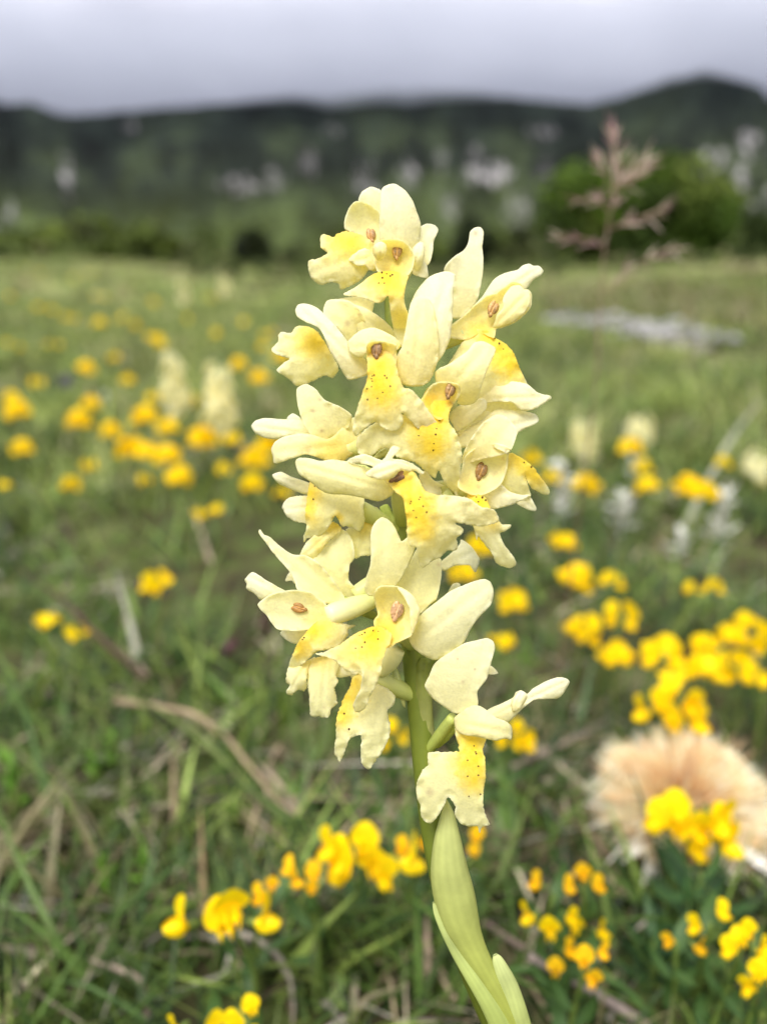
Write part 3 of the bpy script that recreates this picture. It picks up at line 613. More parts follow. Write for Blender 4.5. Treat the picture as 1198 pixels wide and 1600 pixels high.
    # --- F10: left, behind the big petal
    f = flower('left flower hidden behind the broad petal, lip hanging down', 800)
    patch('sepal', f, 'C', [(182,645),(240,628),(300,658),(415,698),(440,740),(400,772),(330,750),(240,712),(198,680)], (430,740),(190,650), 1,.5, .6,-1, -.4, tint=PALE)
    patch('sepal', f, 'C', [(243,850),(270,800),(320,780),(420,785),(430,900),(400,946),(330,940),(280,912)], (430,850),(250,860), 1,.8, .8,-1, -.4, tint=PALE, rag=.8)
    patch('lip', f, 'C', [(420,680),(480,720),(540,745),(640,750),(750,780),(748,850),(757,930),(730,1000),(660,970),(612,962),(575,900),(540,960),(500,1012),(450,1040),(400,1040),(380,1066),(375,1030),(395,980),(388,880),(400,780)], (520,740),(520,1020), 3,3.4, 1.4,-2, -.8, tint=GRN*.4+CREAM*.6, yel=[(410,760,80,.8),(400,860,70,.75),(440,940,60,.3),(590,920,40,.7)], spots=[(446,717),(437,799)], rag=1.0)
    patch('lip', f, 'C', [(355,1145),(400,1060),(470,1010),(560,940),(612,985),(560,1040),(500,1100),(440,1182),(400,1170)], (580,970),(380,1150), 2,2.4, .9,-1, -.6, yel=[(560,960,80,.5),(470,1080,60,.35)], rag=.9)
    ovary(f, *stem_at(830), conv('C', [(600,800)])[0], 1.5)
    # --- F10b: inner flower seen from behind
    f = flower('inner flower seen from behind between stem and left lips', 860)
    patch('sepal', f, 'C', [(440,1180),(500,1100),(560,1040),(620,985),(680,1060),(692,1160),(662,1215),(658,1300),(700,1350),(772,1392),(730,1430),(640,1440),(560,1320)], (690,1400),(560,1060), 0,1.2, .6,1.4, .4, tint=GRN*.3+CREAM*.7, blot=[(605,1240,12,.4)], rag=.8)
    patch('lip', f, 'C', [(640,985),(740,960),(750,890),(825,848),(880,905),(850,950),(800,1000),(797,1060),(797,1145),(740,1152),(690,1165),(660,1060)], (820,870),(720,1140), -.5,.2, .8,-1.4, -.6, tint=GRN*.4+CREAM*.6, yel=[(800,890,80,.7),(760,980,70,.3)], rag=1.0)
    patch('sepal', f, 'C', [(262,1310),(280,1265),(300,1255),(350,1300),(330,1330),(300,1305)], (340,1310),(270,1290), -1,-1, .2,0, 0, tint=PALE)
    ovary(f, *stem_at(880), conv('C', [(690,1400)])[0], 0)
    # --- F8: centre front, the largest lip
    f = flower('central front flower with the largest spotted yellow lip', 780)
    patch('sepal', f, 'D', [(215,570),(260,540),(310,600),(400,650),(450,700),(380,700),(280,690),(240,640)], (260,600),(430,690), 3,2, .4,0, 0, tint=PALE)
    patch('petal', f, 'C', [(325,570),(350,540),(420,545),(480,560),(560,550),(680,570),(760,605),(830,635),(900,670),(938,750),(900,792),(840,812),(740,790),(640,772),(540,767),(480,742),(420,692),(350,642)], (910,740),(335,580), 8.5,7.5, 2.0,-2.0, -.8, tint=GRN*.35+CREAM*.65, blot=[(540,615,10,.3),(828,705,8,.6)])
    patch('petal', f, 'C', [(640,572),(690,532),(760,520),(820,540),(870,555),(910,495),(940,465),(978,482),(950,520),(930,545),(1000,555),(1060,580),(1125,630),(1110,645),(1060,618),(990,612),(940,662),(900,672),(850,635),(800,590),(720,575)], (1000,590),(660,560), 11,9.5, 1.2,-1.0, -.6, tint=PALE, rag=.8)
    patch('lip', f, 'D', [(0,600),(40,570),(120,528),(175,540),(210,580),(240,650),(280,680),(340,692),(450,700),(530,715),(600,765),(682,785),(712,830),(716,850),(690,870),(620,886),(550,882),(440,862),(492,910),(480,940),(450,962),(457,1030),(390,1040),(350,1080),(290,1112),(240,1146),(210,1100),(200,1020),(165,1010),(145,950),(140,850),(120,720),(50,650)], (120,590),(330,1060), 10.5,10.5, 2.6,-3.0, -.8, yel=[(190,740,140,.95),(220,860,120,.7),(120,610,110,.7),(260,930,80,.45)], spots=[(168,733),(163,747),(224,706),(218,720),(182,790),(243,763),(265,800),(200,833)], blot=[(310,830,36,.3),(140,655,10,.6)], rag=1.2, wave=.35, key='l8')
    column(f, 'D', (85,580), 52, 62, 'l8', (.26,.115,.05), lift=.5)
    patch('petal', f, 'D', [(0,480),(60,482),(140,500),(200,535),(160,545),(115,535),(60,570),(10,600),(-60,590),(-120,560)], (100,510),(-90,570), 12.6,12.2, .5,-.6, -.3, tint=PALE)
    ovary(f, *stem_at(820), conv('D', [(100,640)])[0], 7.5)
    # --- F12: lower centre
    f = flower('lower central flower with a tall sepal and broad right sepal', 960)
    patch('sepal', f, 'D', [(20,1280),(100,1190),(170,1090),(205,1030),(240,1110),(330,1085),(357,1100),(357,1200),(330,1335),(290,1372),(230,1430),(150,1440),(60,1360)], (150,1420),(300,1090), 4,3, .8,1.2, .3, tint=GRN*.45+CREAM*.55, blot=[(340,1125,18,.5)])
    patch('sepal', f, 'D', [(345,1120),(400,1070),(470,1000),(480,970),(540,1010),(590,1080),(592,1110),(570,1175),(545,1150),(530,1130),(440,1135),(370,1165)], (350,1130),(560,1050), -2,-2, .5,-.6, -.3, tint=np.array((.86,.86,.72)))
    patch('sepal', f, 'F', [(395,110),(430,50),(465,45),(475,65),(420,110)], (400,110),(460,50), -2,-2, .2,0, 0, tint=np.array((.86,.86,.72)))
    patch('sepal', f, 'C', [(757,1360),(768,1280),(795,1190),(795,1010),(828,935),(875,910),(930,950),(968,1020),(990,1060),(1060,1010),(1075,1080),(1050,1170),(1000,1270),(960,1330),(900,1380),(830,1400),(780,1400)], (850,1390),(880,920), 7,8, 1.2,-1.6, -.7, tint=GRN*.4+CREAM*.6)
    patch('sepal', f, 'F', [(155,370),(230,240),(340,150),(420,90),(540,40),(620,18),(665,40),(682,100),(665,180),(590,260),(540,330),(500,410),(420,490),(320,525),(240,495),(175,440)], (190,420),(650,50), 6,6, 1.8,-1.8, -.8, tint=GRN*.35+PALE*.65)
    patch('throat', f, 'E', [(855,600),(880,560),(865,500),(855,430),(890,385),(960,380),(1020,390),(1080,430),(1130,500),(1138,570),(1090,685),(1050,710),(1000,735),(940,765),(870,660)], (940,720),(1000,400), 9,8.6, -1.5,1.8, .7, tint=WARM*.35+GRN*.65, yel=[(920,670,120,.75),(900,500,80,.2)], key='h12', blot=[(910,522,7,.9)])
    patch('petal', f, 'E', [(1000,392),(1060,410),(1120,470),(1140,540),(1120,620),(1088,682),(1080,600),(1075,520),(1040,450)], (1090,660),(1020,400), 10.2,9.6, .9,-1, -.5)
    patch('lip', f, 'E', [(490,805),(560,790),(650,740),(740,680),(830,640),(900,632),(965,680),(955,740),(928,780),(908,850),(892,940),(862,1010),(832,1070),(802,1140),(760,1172),(728,1150),(728,1110),(770,1020),(782,925),(740,915),(690,917),(640,872),(600,842),(540,818)], (900,660),(780,1100), 9.5,9.5, 2.2,-2.4, -.8, yel=[(850,690,140,.92),(850,800,100,.5),(700,780,110,.4)], spots=[(850,660),(882,665),(880,713),(798,733),(765,690),(780,685),(798,672),(740,770),(780,763)], rag=1.1)
    column(f, 'E', (1000,535), 62, 18, 'h12', (.50,.25,.12), lift=.6)
    ovary(f, *stem_at(1010), conv('E', [(1010,640)])[0], 6)
    ovary(f, conv('E', [(890,930)])[0], 2, conv('E', [(1000,770)])[0], 3, .9, 1.7, 'spur', (.75,.72,.30), (.75,.74,.36))
    # --- F11: lower left
    f = flower('lower left flower with a long pointed sepal', 940)
    patch('sepal', f, 'E', [(136,50),(146,28),(168,60),(210,80),(290,150),(350,185),(420,190),(500,230),(580,320),(640,400),(672,468),(600,500),(520,480),(440,420),(380,405),(360,350),(320,280),(240,190),(180,110)], (610,470),(150,40), 3.5,2, 1.0,1.4, .4, tint=GRN*.2+CREAM*.8)
    patch('sepal', f, 'E', [(50,340),(95,295),(130,310),(190,350),(270,395),(330,430),(230,450),(180,460),(150,470),(110,430),(60,400),(62,370)], (300,430),(70,320), 2.4,2, .8,-1, -.5, tint=PALE)
    patch('sepal', f, 'E', [(270,675),(300,652),(380,640),(450,640),(420,720),(362,744),(300,712)], (430,660),(280,680), 2,2, .5,-.6, -.3, tint=PALE)
    patch('hood', f, 'E', [(132,495),(170,460),(240,425),(340,408),(440,415),(530,470),(580,540),(570,610),(490,640),(450,655),(370,662),(280,657),(240,640),(190,570),(150,530)], (540,580),(150,495), 5,6, -.6,1.2, .6, tint=GRN*.15+CREAM*.85, yel=[(500,600,90,.3)], blot=[(422,595,12,.5),(380,648,8,.5)], key='h11')
    patch('lip', f, 'E', [(445,655),(480,620),(540,590),(600,592),(680,620),(738,627),(692,660),(692,690),(660,730),(590,775),(500,792),(450,835),(400,882),(340,925),(318,905),(345,820),(370,760),(400,710)], (560,600),(380,880), 6.5,6, 1.8,-2.2, -.8, yel=[(470,660,100,.85),(390,770,80,.75),(560,640,80,.4)], spots=[(410,715),(420,704)], rag=1.0, key='l11')
    patch('lip_lobe', f, 'E', [(308,980),(320,895),(380,885),(490,825),(440,940),(437,1010),(420,1036),(380,1030),(335,1066),(310,1045),(330,1000)], (440,850),(330,1040), 5.6,5.4, .8,-1.2, -.7, yel=[(430,880,70,.25)], rag=1.2)
    patch('lip_lobe', f, 'E', [(438,940),(470,850),(560,810),(640,840),(625,945),(632,980),(607,1020),(627,1110),(590,1150),(572,1202),(510,1196),(463,1192),(455,1100),(445,1000)], (550,830),(530,1190), 5.8,5.6, .8,-1.2, -.7, tint=GRN*.4+CREAM*.6, yel=[(520,840,80,.35)], blot=[(545,1140,12,.4)], rag=1.2)
    patch('petal', f, 'E', [(600,850),(700,880),(760,920),(700,945),(620,948)], (690,930),(620,870), 4,4, .4,-.5, -.3, tint=PALE)
    column(f, 'E', (385,518), 48, -72, 'h11', (.40,.17,.035), lift=.5)
    ovary(f, conv('E', [(860,470)])[0], 1, conv('E', [(560,570)])[0], 5.2, 1.2, 1.75, 'ovary', (.62,.64,.22), (.85,.80,.42))
    ovary(f, conv('E', [(900,580)])[0], -1, conv('E', [(640,470)])[0], 2, .7, 1.0, 'bract', (.22,.27,.05), (.45,.50,.12))
    # --- F13: lowest left, under the central one
    f = flower('lowest left flower hanging beside the stem', 1080)
    patch('lip', f, 'E', [(705,1010),(725,950),(790,930),(880,990),(950,1030),(987,1072),(972,1130),(937,1160),(957,1250),(952,1310),(922,1390),(892,1440),(852,1490),(820,1526),(780,1490),(773,1420),(775,1312),(700,1342),(670,1422),(640,1482),(628,1450),(608,1425),(620,1300),(620,1210),(660,1100)], (770,960),(780,1480), 3,4.4, 1.8,-2.6, -.8, tint=GRN*.45+CREAM*.55, yel=[(690,1080,110,.75),(650,1200,80,.7),(740,980,70,.6)], spots=[(670,1178),(700,1275)], rag=1.2, wave=.4)
    patch('sepal', f, 'E', [(700,900),(800,880),(900,880),(900,960),(800,990),(720,960)], (880,920),(710,930), 1.5,2, .6,-1, -.3, tint=GRN*.5+CREAM*.5)
    ovary(f, *stem_at(1090), conv('E', [(820,940)])[0], 1.5)
    # --- F14: lowest right
    f = flower('lowest right flower, its yellow lip hanging clear of the stem', 1160)
    patch('sepal', f, 'F', [(640,610),(665,560),(710,607)], (650,600),(705,605), 1,.5, .1,0, 0, tint=PALE, rag=.1)
    patch('sepal', f, 'F', [(640,840),(720,800),(800,760),(820,725),(850,714),(890,735),(930,700),(1010,655),(1080,632),(1130,638),(1156,662),(1120,730),(1080,765),(1000,768),(930,775),(860,830),(800,890),(760,915),(690,900)], (680,870),(1140,655), 4.5,4, .9,-1.0, -.6, tint=PALE)
    patch('petal', f, 'F', [(790,800),(815,740),(850,712),(890,735),(885,770),(845,830),(805,850)], (810,840),(860,720), 5.6,5.4, .6,-.8, -.5, tint=PALE)
    patch('sepal', f, 'F', [(253,690),(280,620),(320,540),(400,480),(500,420),(580,400),(640,388),(680,408),(690,450),(670,530),(640,640),(582,720),(585,800),(540,850),(440,858),(380,822),(300,762)], (480,840),(640,395), 6,7, 1.0,-1.6, -.7, tint=GRN*.4+PALE*.6, blot=[(458,517,11,.9),(565,582,9,.9),(490,662,13,.6),(605,455,11,.4)])
    patch('lip', f, 'F', [(440,950),(500,975),(640,990),(612,1080),(627,1150),(632,1250),(616,1350),(622,1460),(656,1552),(612,1562),(597,1602),(582,1562),(540,1562),(480,1547),(443,1492),(447,1440),(400,1380),(370,1432),(330,1502),(290,1543),(258,1532),(230,1492),(225,1430),(203,1370),(205,1290),(240,1210),(275,1180),(275,1103),(380,1100),(452,1093),(470,1090)], (540,990),(530,1530), 6.5,6.5, 1.6,-2.2, -.8, tint=GRN*.25+CREAM*.75, yel=[(550,1040,110,.92),(560,1160,110,.9),(560,1280,100,.7),(470,1180,80,.3)], spots=[(560,1060),(570,1098),(574,1108),(520,1150),(587,1187),(520,1250),(587,1243),(528,1375),(600,1362)], blot=[(285,1350,30,.55)], rag=1.0)
    patch('hood', f, 'F', [(433,900),(455,865),(540,808),(600,812),(655,850),(700,885),(765,910),(797,950),(792,1022),(760,1012),(690,1028),(600,1008),(500,992),(450,962)], (470,920),(790,980), 7.6,8.4, 1.8,-1.6, -.8)
    ovary(f, *stem_at(1180), conv('F', [(430,880)])[0], 4.5, .6, .9, cb=(.45,.50,.12))
    ovary(f, conv('F', [(330,1060)])[0], -.5, conv('F', [(440,930)])[0], 2.5, .5, .8, 'bract', (.25,.30,.05), (.40,.46,.10))
    # --- sheathing leaves at the bottom and small bracts
    def sheath(name, crop, outline, base, tip, zb, zt, bow, cup, tone, label=None, rim=-1.2):
        o = patch(name, root, crop, outline, base, tip, zb, zt, bow, cup, rim, tint=np.array(tone), rag=.1, wave=.2, thick=.4, edge=0)
        o.data.materials[0] = M['stem']
        if label: o['label'] = label
        return o
    def body(name, pts, z, flat, ca, cb, label=None, parent=root):
        """a closed, rounded leaf sheath: (x, y, half width) down its length in crop G"""
        q = spline([(a[0], a[1], a[2]) for a in pts], 46); P = np.array([zpos(conv('G', [p[:2]])[0], z + .25*k/46) for k, p in enumerate(q)])
        V, F = [], []; seg = 26
        T = np.gradient(P, axis=0); view = P - np.array((0, 0, CAM_H)); view /= np.linalg.norm(view, axis=1)[:, None]
        C = []
        for k in range(46):
            t = T[k]/np.linalg.norm(T[k]); sx = np.cross(t, view[k]); sx /= np.linalg.norm(sx); vz = np.cross(sx, t)
            r = max(q[k][2], 1)/3.993*D0/FPX
            for m in range(seg):
                th = 2*math.pi*m/seg; rib = 1 + .016*math.cos(th*13 + 1.0) + .02*noise.noise((math.cos(th)*2, math.sin(th)*2, k*.12))
                V.append(P[k] + r*rib*(math.cos(th)*sx + flat*math.sin(th)*vz))
                u = k/45; st = .93 + .07*math.cos(th*13 + 1.0 + .3*noise.noise((k*.1, th, 0)))
                C.append((np.array(ca)*(1-u) + np.array(cb)*u)*st*(.92 + .16*noise.noise((k*.09, math.cos(th), math.sin(th)))))
        F = [(k*seg+m, k*seg+(m+1) % seg, (k+1)*seg+(m+1) % seg, (k+1)*seg+m) for k in range(45) for m in range(seg)] + [tuple(range(seg)), tuple(45*seg+m for m in range(seg))[::-1]]
        o = mk(name, np.array(V), F, M['stem'], parent, np.array(C))
        if label: o['label'] = label
    body('leaf_sheath', [(384,108,3),(394,190,34),(396,260,56),(395,380,86),(405,560,115),(436,720,125),(474,870,116),(530,1010,92),(610,1160,74),(720,1350,70),(820,1530,72),(880,1660,75)], 2.6, .75, (.52,.55,.20), (.37,.41,.055), 'broad pale green leaf sheath clasping the lower stem')
    body('leaf', [(306,756,6),(330,830,20),(385,940,32),(460,1070,42),(550,1210,52),(650,1370,62),(730,1520,72),(790,1660,78)], 3.4, .5, (.50,.56,.20), (.38,.45,.10), 'narrow green leaf edge left of the leaf sheath')
    body('leaf', [(690,1084,14),(706,1120,34),(740,1200,50),(780,1290,56),(815,1400,62),(850,1530,66),(880,1660,66)], 3.0, .6, (.55,.60,.24), (.42,.48,.13), 'short pale green leaf tip right of the leaf sheath')
    sheath('bract', 'F', [(160,650),(180,570),(230,510),(330,520),(290,640),(300,760),(305,900),(320,1050),(240,1070),(190,900),(170,760)], (270,1040),(240,520), -.6,.4, .6,-2.4, (.14,.175,.02))
    sheath('bract', 'F', [(40,545),(60,540),(100,620),(130,730),(132,820),(110,790),(70,660)], (120,800),(50,545), -1,0, .4,-.6, (.50,.55,.20), rim=-.4)
    sheath('bract', 'C', [(850,850),(900,830),(940,900),(960,960),(975,1040),(930,960),(880,900)], (960,1020),(870,850), -1,0, .3,-.5, (.40,.48,.10), rim=-.3)
    sheath('bract', 'C', [(800,545),(860,500),(935,462),(920,520),(840,548)], (810,540),(930,470), 3,4, .3,-.5, (.42,.44,.14), rim=-.3)
    sheath('bract', 'C', [(690,590),(760,585),(815,628),(760,622)], (810,620),(700,590), 6,6, .2,0, (.42,.46,.14), rim=-.2)
    sheath('bract', 'D', [(290,1370),(310,1290),(325,1310),(320,1375)], (310,1370),(312,1300), 3.5,4.4, .2,0, (.40,.46,.10), rim=-.2)
    sheath('bract', 'D', [(360,690),(400,655),(430,690),(445,700),(400,700)], (370,690),(430,690), 4,4, .2,0, (.45,.50,.16), rim=-.2)
build_orchid()

# ------------------------------------------------------------------ yellow vetch
def petal_grid(nu, nv, f):
    V = [f(i/nu, 2*j/nv-1) for i in range(nu+1) for j in range(nv+1)]; m = nv+1
    F = [(i*m+j, i*m+j+1, (i+1)*m+j+1, (i+1)*m+j) for i in range(nu) for j in range(nv)]
    return V, F
def floret_mesh(name, mat, sc=1.0, seed=0):
    """pea flower along +X: upright rounded standard, two wings folded over a keel"""
    V, F = [], []
    def add(v, f):
        b = len(V); V.extend(v); F.extend([tuple(b+i for i in q) for q in f])
    r = random.Random(seed)
    add(*petal_grid(5, 6, lambda u, v: (.0035 + .0012*u - .0022*u*u + .0012*v*v, .0056*v*math.sin(math.pi*(.12+.74*u))**.6, .001 + .0100*u - .0012*v*v*u)))     # standard
    for s in (-1, 1):
        add(*petal_grid(4, 4, lambda u, v: (.002 + .0085*u, s*(.0006 + .0020*math.sin(math.pi*(.1+.8*u))*(1-.55*v*v)), .0004 + .0030*v*math.sin(math.pi*(.1+.8*u)) + .0012*u)))
    add(*petal_grid(4, 5, lambda u, v: (.001 + .0075*u, .0013*math.sin(math.pi*v*.5)*math.sin(math.pi*(.1+.8*u)), -.0006 + .0016*u*u + .0012*abs(v))))
    nf = len(F); b = len(V)
    for xx, rr in ((-.0022, .0005), (.0012, .0016), (.0036, .0013)):
        V.extend([(xx, rr*math.cos(q*1.0472), rr*math.sin(q*1.0472)) for q in range(6)])
    F.extend([(b+r_*6+q, b+r_*6+(q+1) % 6, b+(r_+1)*6+(q+1) % 6, b+(r_+1)*6+q) for r_ in range(2) for q in range(6)])      # calyx
    V = np.array(V)*sc; V += np.array([[noise.noise((q[0]*400, q[1]*400, q[2]*400+seed))*.0004 for _ in range(3)] for q in V])
    me = mesh_data(name, V, F, mat); me.materials.append(M['stalk'])
    for p in me.polygons[nf:]: p.material_index = 1
    return me
FLO = [floret_mesh('floret', M['vetch'], 1, 1), floret_mesh('floret', M['vetch'], .92, 2)]
FLO_O = [floret_mesh('floret', M['vetch_orange'], .85, 3)]
def vetch(px, py, wpx, label, cat='yellow flower', orange=False, n=None, h=None, group=None, stalk=True, name='vetch_flower_head'):
    h = (.036 + .016*random.random()) if h is None else h
    c = on_ground(px, py, h); depth = (c[1]*CP - (c[2]-CAM_H)*SP)
    blur = 2.9/.125e3*1244*(1 - .12/depth)*.2 if depth > .12 else 0
    size = max(wpx - blur, wpx*.5)*depth/FPX
    k = n or max(3, min(8, int(round(size/.0042))))
    sc = min(1.25, max(.55, size/.0255 if k > 4 else size/.020))
    near = depth < .31; sc = sc*(.86 if near else .95)
    gz = float(terrain(c[0], c[1]))
    bx = c[0] + random.uniform(-.008, .008); by = c[1] + random.uniform(-.002, .012); base = np.array((bx, by, gz))
    root = empty(name, base); tag(root, label, cat, group)
    if stalk:
        P = spline([base, (base+c)/2 + np.array((random.uniform(-.004,.004), 0, .002)), c - np.array((0, 0, .003))], 8)
        V, F = tube_geo(P, .0007, 6); mk('stalk', V, F, M['stalk'], root)
    rel = c - base
    if near:
        for q in range(6):
            t = .25 + .11*q; p = rel*t; place('leaf', random.choice(VL), tuple(p), (random.uniform(-.1, .6), 0, q*2.4), random.uniform(.8, 1.3), root)
    rel = c - base; a0 = random.uniform(0, 6.28)
    for i in range(k):
        me = random.choice(FLO_O if orange else FLO)
        if near:                                          # a compact dome of florets, standards turned outwards
            th = a0 + i*2.4; q = math.sqrt((i+.4)/k); f = math.cos(th)*q
            a = -math.pi/2 + f*1.25 + random.uniform(-.35, .35)
            off = np.array((f*.0105, -.003 + .003*math.sin(th)*q, .0085*math.sin(th)*q))*sc*(1 if k > 4 else .95)
            place('floret', me, tuple(rel + off), (random.uniform(-.25, .25) - f*.3, random.uniform(-.3, .45), a), sc*random.uniform(.85, 1.15), root)
        else:
            a = a0 + 2*math.pi*i/k + random.uniform(-.25, .25)
            place('floret', me, tuple(rel + np.array((math.cos(a), math.sin(a), random.uniform(-.3, .5)))*.0026*sc), (random.uniform(-.35,.35), random.uniform(-.35, .5), a), sc*random.uniform(.85, 1.1), root)
    if k > 5 and not near:
        for _ in range(2): place('floret', random.choice(FLO_O if orange else FLO), tuple(rel+np.array((0,0,.003*sc))), (0, -.7, random.uniform(0, 6.28)), sc*.9, root)
    return root
def leaf_blade(L, W, bend, fold=.2, nu=5, tipw=.06):
    return petal_grid(nu, 2, lambda u, v: (W*v*max(tipw, math.sin(math.pi*(.08+.9*u)))*.5, L*u*math.cos(bend*u), L*u*math.sin(bend*u)*.9 - abs(v)*-W*fold*math.sin(math.pi*u)))
def leaf_mesh(name, L, W, bend, mat, col=None, fold=.2):
    V, F = leaf_blade(L, W, bend, fold); return mesh_data(name, np.array(V), F, mat, None if col is None else np.repeat(np.array([col]), len(V), 0))
VL = [leaf_mesh('leaf', L, .0034, b, M['leaf'], (.06,.12,.03)) for L, b in ((.010, .5), (.012, .9))]
NG = 'yellow vetch flower heads in the near turf'; MGp = 'yellow vetch flower heads in the middle meadow'
for px, py, w, n, orange, lab in [
    (345,1415,128,4,0,'yellow vetch with three upright petals at lower left, crossed by a dry stem'),
    (572,1335,138,7,0,'rounded yellow vetch head just left of the green leaf sheath'),
    (1075,1280,130,8,0,'large yellow vetch head in front of the fluffy beige thistle'),
    (1045,1103,98,8,0,'yellow vetch head directly above the fluffy beige thistle'),
    (428,1380,50,3,1,'small orange vetch right of the three-petalled yellow vetch'),
    (478,1362,44,3,1,'faint orange vetch bud left of the rounded yellow vetch head'),
    (862,1428,70,3,0,'yellow-orange vetch pair right of the leaf sheath, left half'),
    (910,1432,52,2,0,'single yellow vetch bloom right of the yellow-orange pair'),
    (866,1384,50,2,1,'orange vetch above the yellow-orange pair right of the leaf sheath'),
    (914,1372,42,2,1,'pale orange vetch below the left edge of the thistle'),
    (863,1493,36,2,1,'small orange vetch just above the tip of the broken twig'),
    (916,1495,48,3,1,'orange vetch right of the broken twig tip'),
    (1111,1430,30,2,0,'small yellow vetch bud right of the narrow-leaved plant'),
    (1160,1462,44,4,0,'yellow vetch bloom near the right edge beside the narrow-leaved plant'),
    (1188,1512,64,5,0,'lowest yellow-orange vetch cut by the right picture edge'),
    (1057,1456,18,2,1,'tiny orange bud among the leaves of the narrow-leaved plant'),
    (386,1588,44,3,0,'yellow vetch half cut by the bottom edge left of the orchid'),
    (316,1597,26,2,0,'yellow petal peeping in at the bottom edge'),
    (735,1318,34,2,1,'orange vetch peeping out right of the leaf sheath tip'),
    (655,1315,28,2,1,'pale orange vetch peeping out left of the stem'),
    (606,1140,66,5,0,'yellow vetch peeping out behind the lowest left orchid flower'),
    (806,1150,66,5,0,'yellow vetch under the outstretched sepal of the lowest right orchid flower')]:
    vetch(px, py, w, lab, orange=bool(orange), n=n, group=NG)
for px, py, w, lab in [
    (245,915,66,'lone bright yellow vetch head in the green turf left of the orchid'),
    (75,977,46,'yellow vetch head near the left edge beside the dark blade'),
    (118,994,28,'small round yellow vetch right of the one near the left edge'),
    (880,850,54,'yellow vetch head, highest of the loose cluster right of the orchid'),
    (900,910,74,'long yellow vetch head below the highest of the right cluster'),
    (955,912,42,'small yellow vetch right of the long yellow head'),
    (802,945,66,'yellow vetch touching the right edge of the broad orchid sepal'),
    (782,1006,42,'dim yellow vetch below the broad right orchid sepal'),
    (910,990,76,'broad yellow vetch head in the middle of the right cluster'),
    (970,968,58,'loose yellow vetch above the pair right of the orchid'),
    (1080,922,36,'left one of two small round yellow vetches at right'),
    (1113,922,36,'right one of two small round yellow vetches at right'),
    (966,1030,70,'left half of the long yellow vetch row above the thistle'),
    (1030,1028,72,'right half of the long yellow vetch row above the thistle'),
    (1050,1060,32,'small yellow vetch hanging below the long row'),
    (1100,1052,80,'dense yellow vetch head right of the small hanging one'),
    (1150,1052,84,'dense yellow vetch head, second from the right edge'),
    (1095,1010,52,'faint yellow vetch above the dense heads at right'),
    (1140,1000,70,'orange-yellow vetch tuft above the dense heads at right'),
    (1185,1005,64,'bright yellow vetch head at the right edge'),
    (1165,975,44,'topmost vetch of the dense right edge cluster'),
    (1195,1070,40,'yellow vetch cut by the right edge beside the thistle'),
    (720,898,60,'orange-yellow vetch peeping out above the broad right orchid sepal'),
    (748,858,44,'dim yellow vetch between the hanging orchid lips on the right')]:
    vetch(px, py, w, lab, group=MGp)
far = [(915,762,55),(1010,762,50),(1070,765,55),(1102,775,55),(985,702,48),(1003,732,36),(1130,725,30),(830,720,44),(862,748,34),
    (20,622,34),(28,646,52),(35,703,46),(122,660,52),(142,635,40),(175,678,46),(228,655,60),(265,672,46),(205,705,60),(235,712,48),(262,718,56),(278,750,56),(226,752,30),(318,690,60),(362,690,32),(115,760,36),(138,730,30),(8,762,26),
    (398,722,60),(395,760,50),(420,700,50),(440,775,34),(315,805,30),(340,800,30),(136,580,44),(200,596,32),(240,625,30),(300,628,30),(405,595,48),(372,572,36),(440,560,40),(350,735,30),(180,560,26),(60,600,26)]
random.seed(21)
FL = {(915,762): 'blurred yellow vetch between the two woolly plants right of the orchid', (1010,762): 'blurred yellow vetch right of the low woolly plant', (1070,765): 'left half of the broad blurred yellow vetch tuft at right', (1102,775): 'right half of the broad blurred yellow vetch tuft at right',
    (985,702): 'blurred yellow vetch just under the small right-hand pale orchid', (1003,732): 'small blurred vetch below the one under the small right-hand orchid', (1130,725): 'dim yellow vetch beside the pale bent reed', (830,720): 'blurred yellow vetch touching the right orchid lips', (862,748): 'small blurred vetch behind the upright woolly plant',
    (20,622): 'upper yellow vetch of two cut by the left picture edge', (28,646): 'larger yellow vetch just below the upper one at the left edge', (35,703): 'isolated round yellow vetch low at the left edge', (8,762): 'faint vetch at the left edge below the isolated round one', (136,580): 'bright yellow vetch beside the dark violet flower head',
    (278,750): 'bright yellow vetch at the bottom of the left flower band', (226,752): 'small vetch left of the lowest bright one in the left band', (115,760): 'faint vetch low in the left band right of the isolated round one', (138,730): 'faint vetch just above the low faint one in the left band', (318,690): 'long yellow vetch under the right blurred pale orchid', (362,690): 'yellow vetch right under the stem of the right blurred pale orchid',
    (315,805): 'left one of two small orange-yellow vetches above the pale dry blade', (340,800): 'right one of two small orange-yellow vetches above the pale dry blade', (395,760): 'yellow vetch behind the tips of the middle left orchid flowers', (398,722): 'broad yellow vetch left of the middle left orchid flower', (440,775): 'yellow vetch showing between the left orchid sepals', (420,700): 'yellow vetch just under the spread left orchid sepal'}
for px, py, w in far:
    side = 'left' if px < 500 else 'right'
    vetch(px, py, w, FL.get((px, py)) or f'blurred yellow vetch head in the flower band {side} of the orchid', group=f'blurred yellow vetch heads in the band {side} of the orchid', h=.045)
fmeadow = [(50,426,50),(112,430,54),(150,432,40),(72,486,34),(104,500,34),(142,506,44),(180,500,30),(236,528,44),(262,536,40),(84,542,28),(210,510,30),(30,470,28),(300,500,28),(340,520,34),(385,500,30),(420,520,34),(20,540,30),(250,470,28),(160,465,26),(330,470,24),(395,545,36)]
for px, py, w in fmeadow:
    for q in range(2):
        vetch(px + random.uniform(-16, 16), py + random.uniform(-6, 6), w*.55, 'faint yellow flower head far back in the left meadow', group='faint yellow flower heads far back in the left meadow', h=.035, n=5)

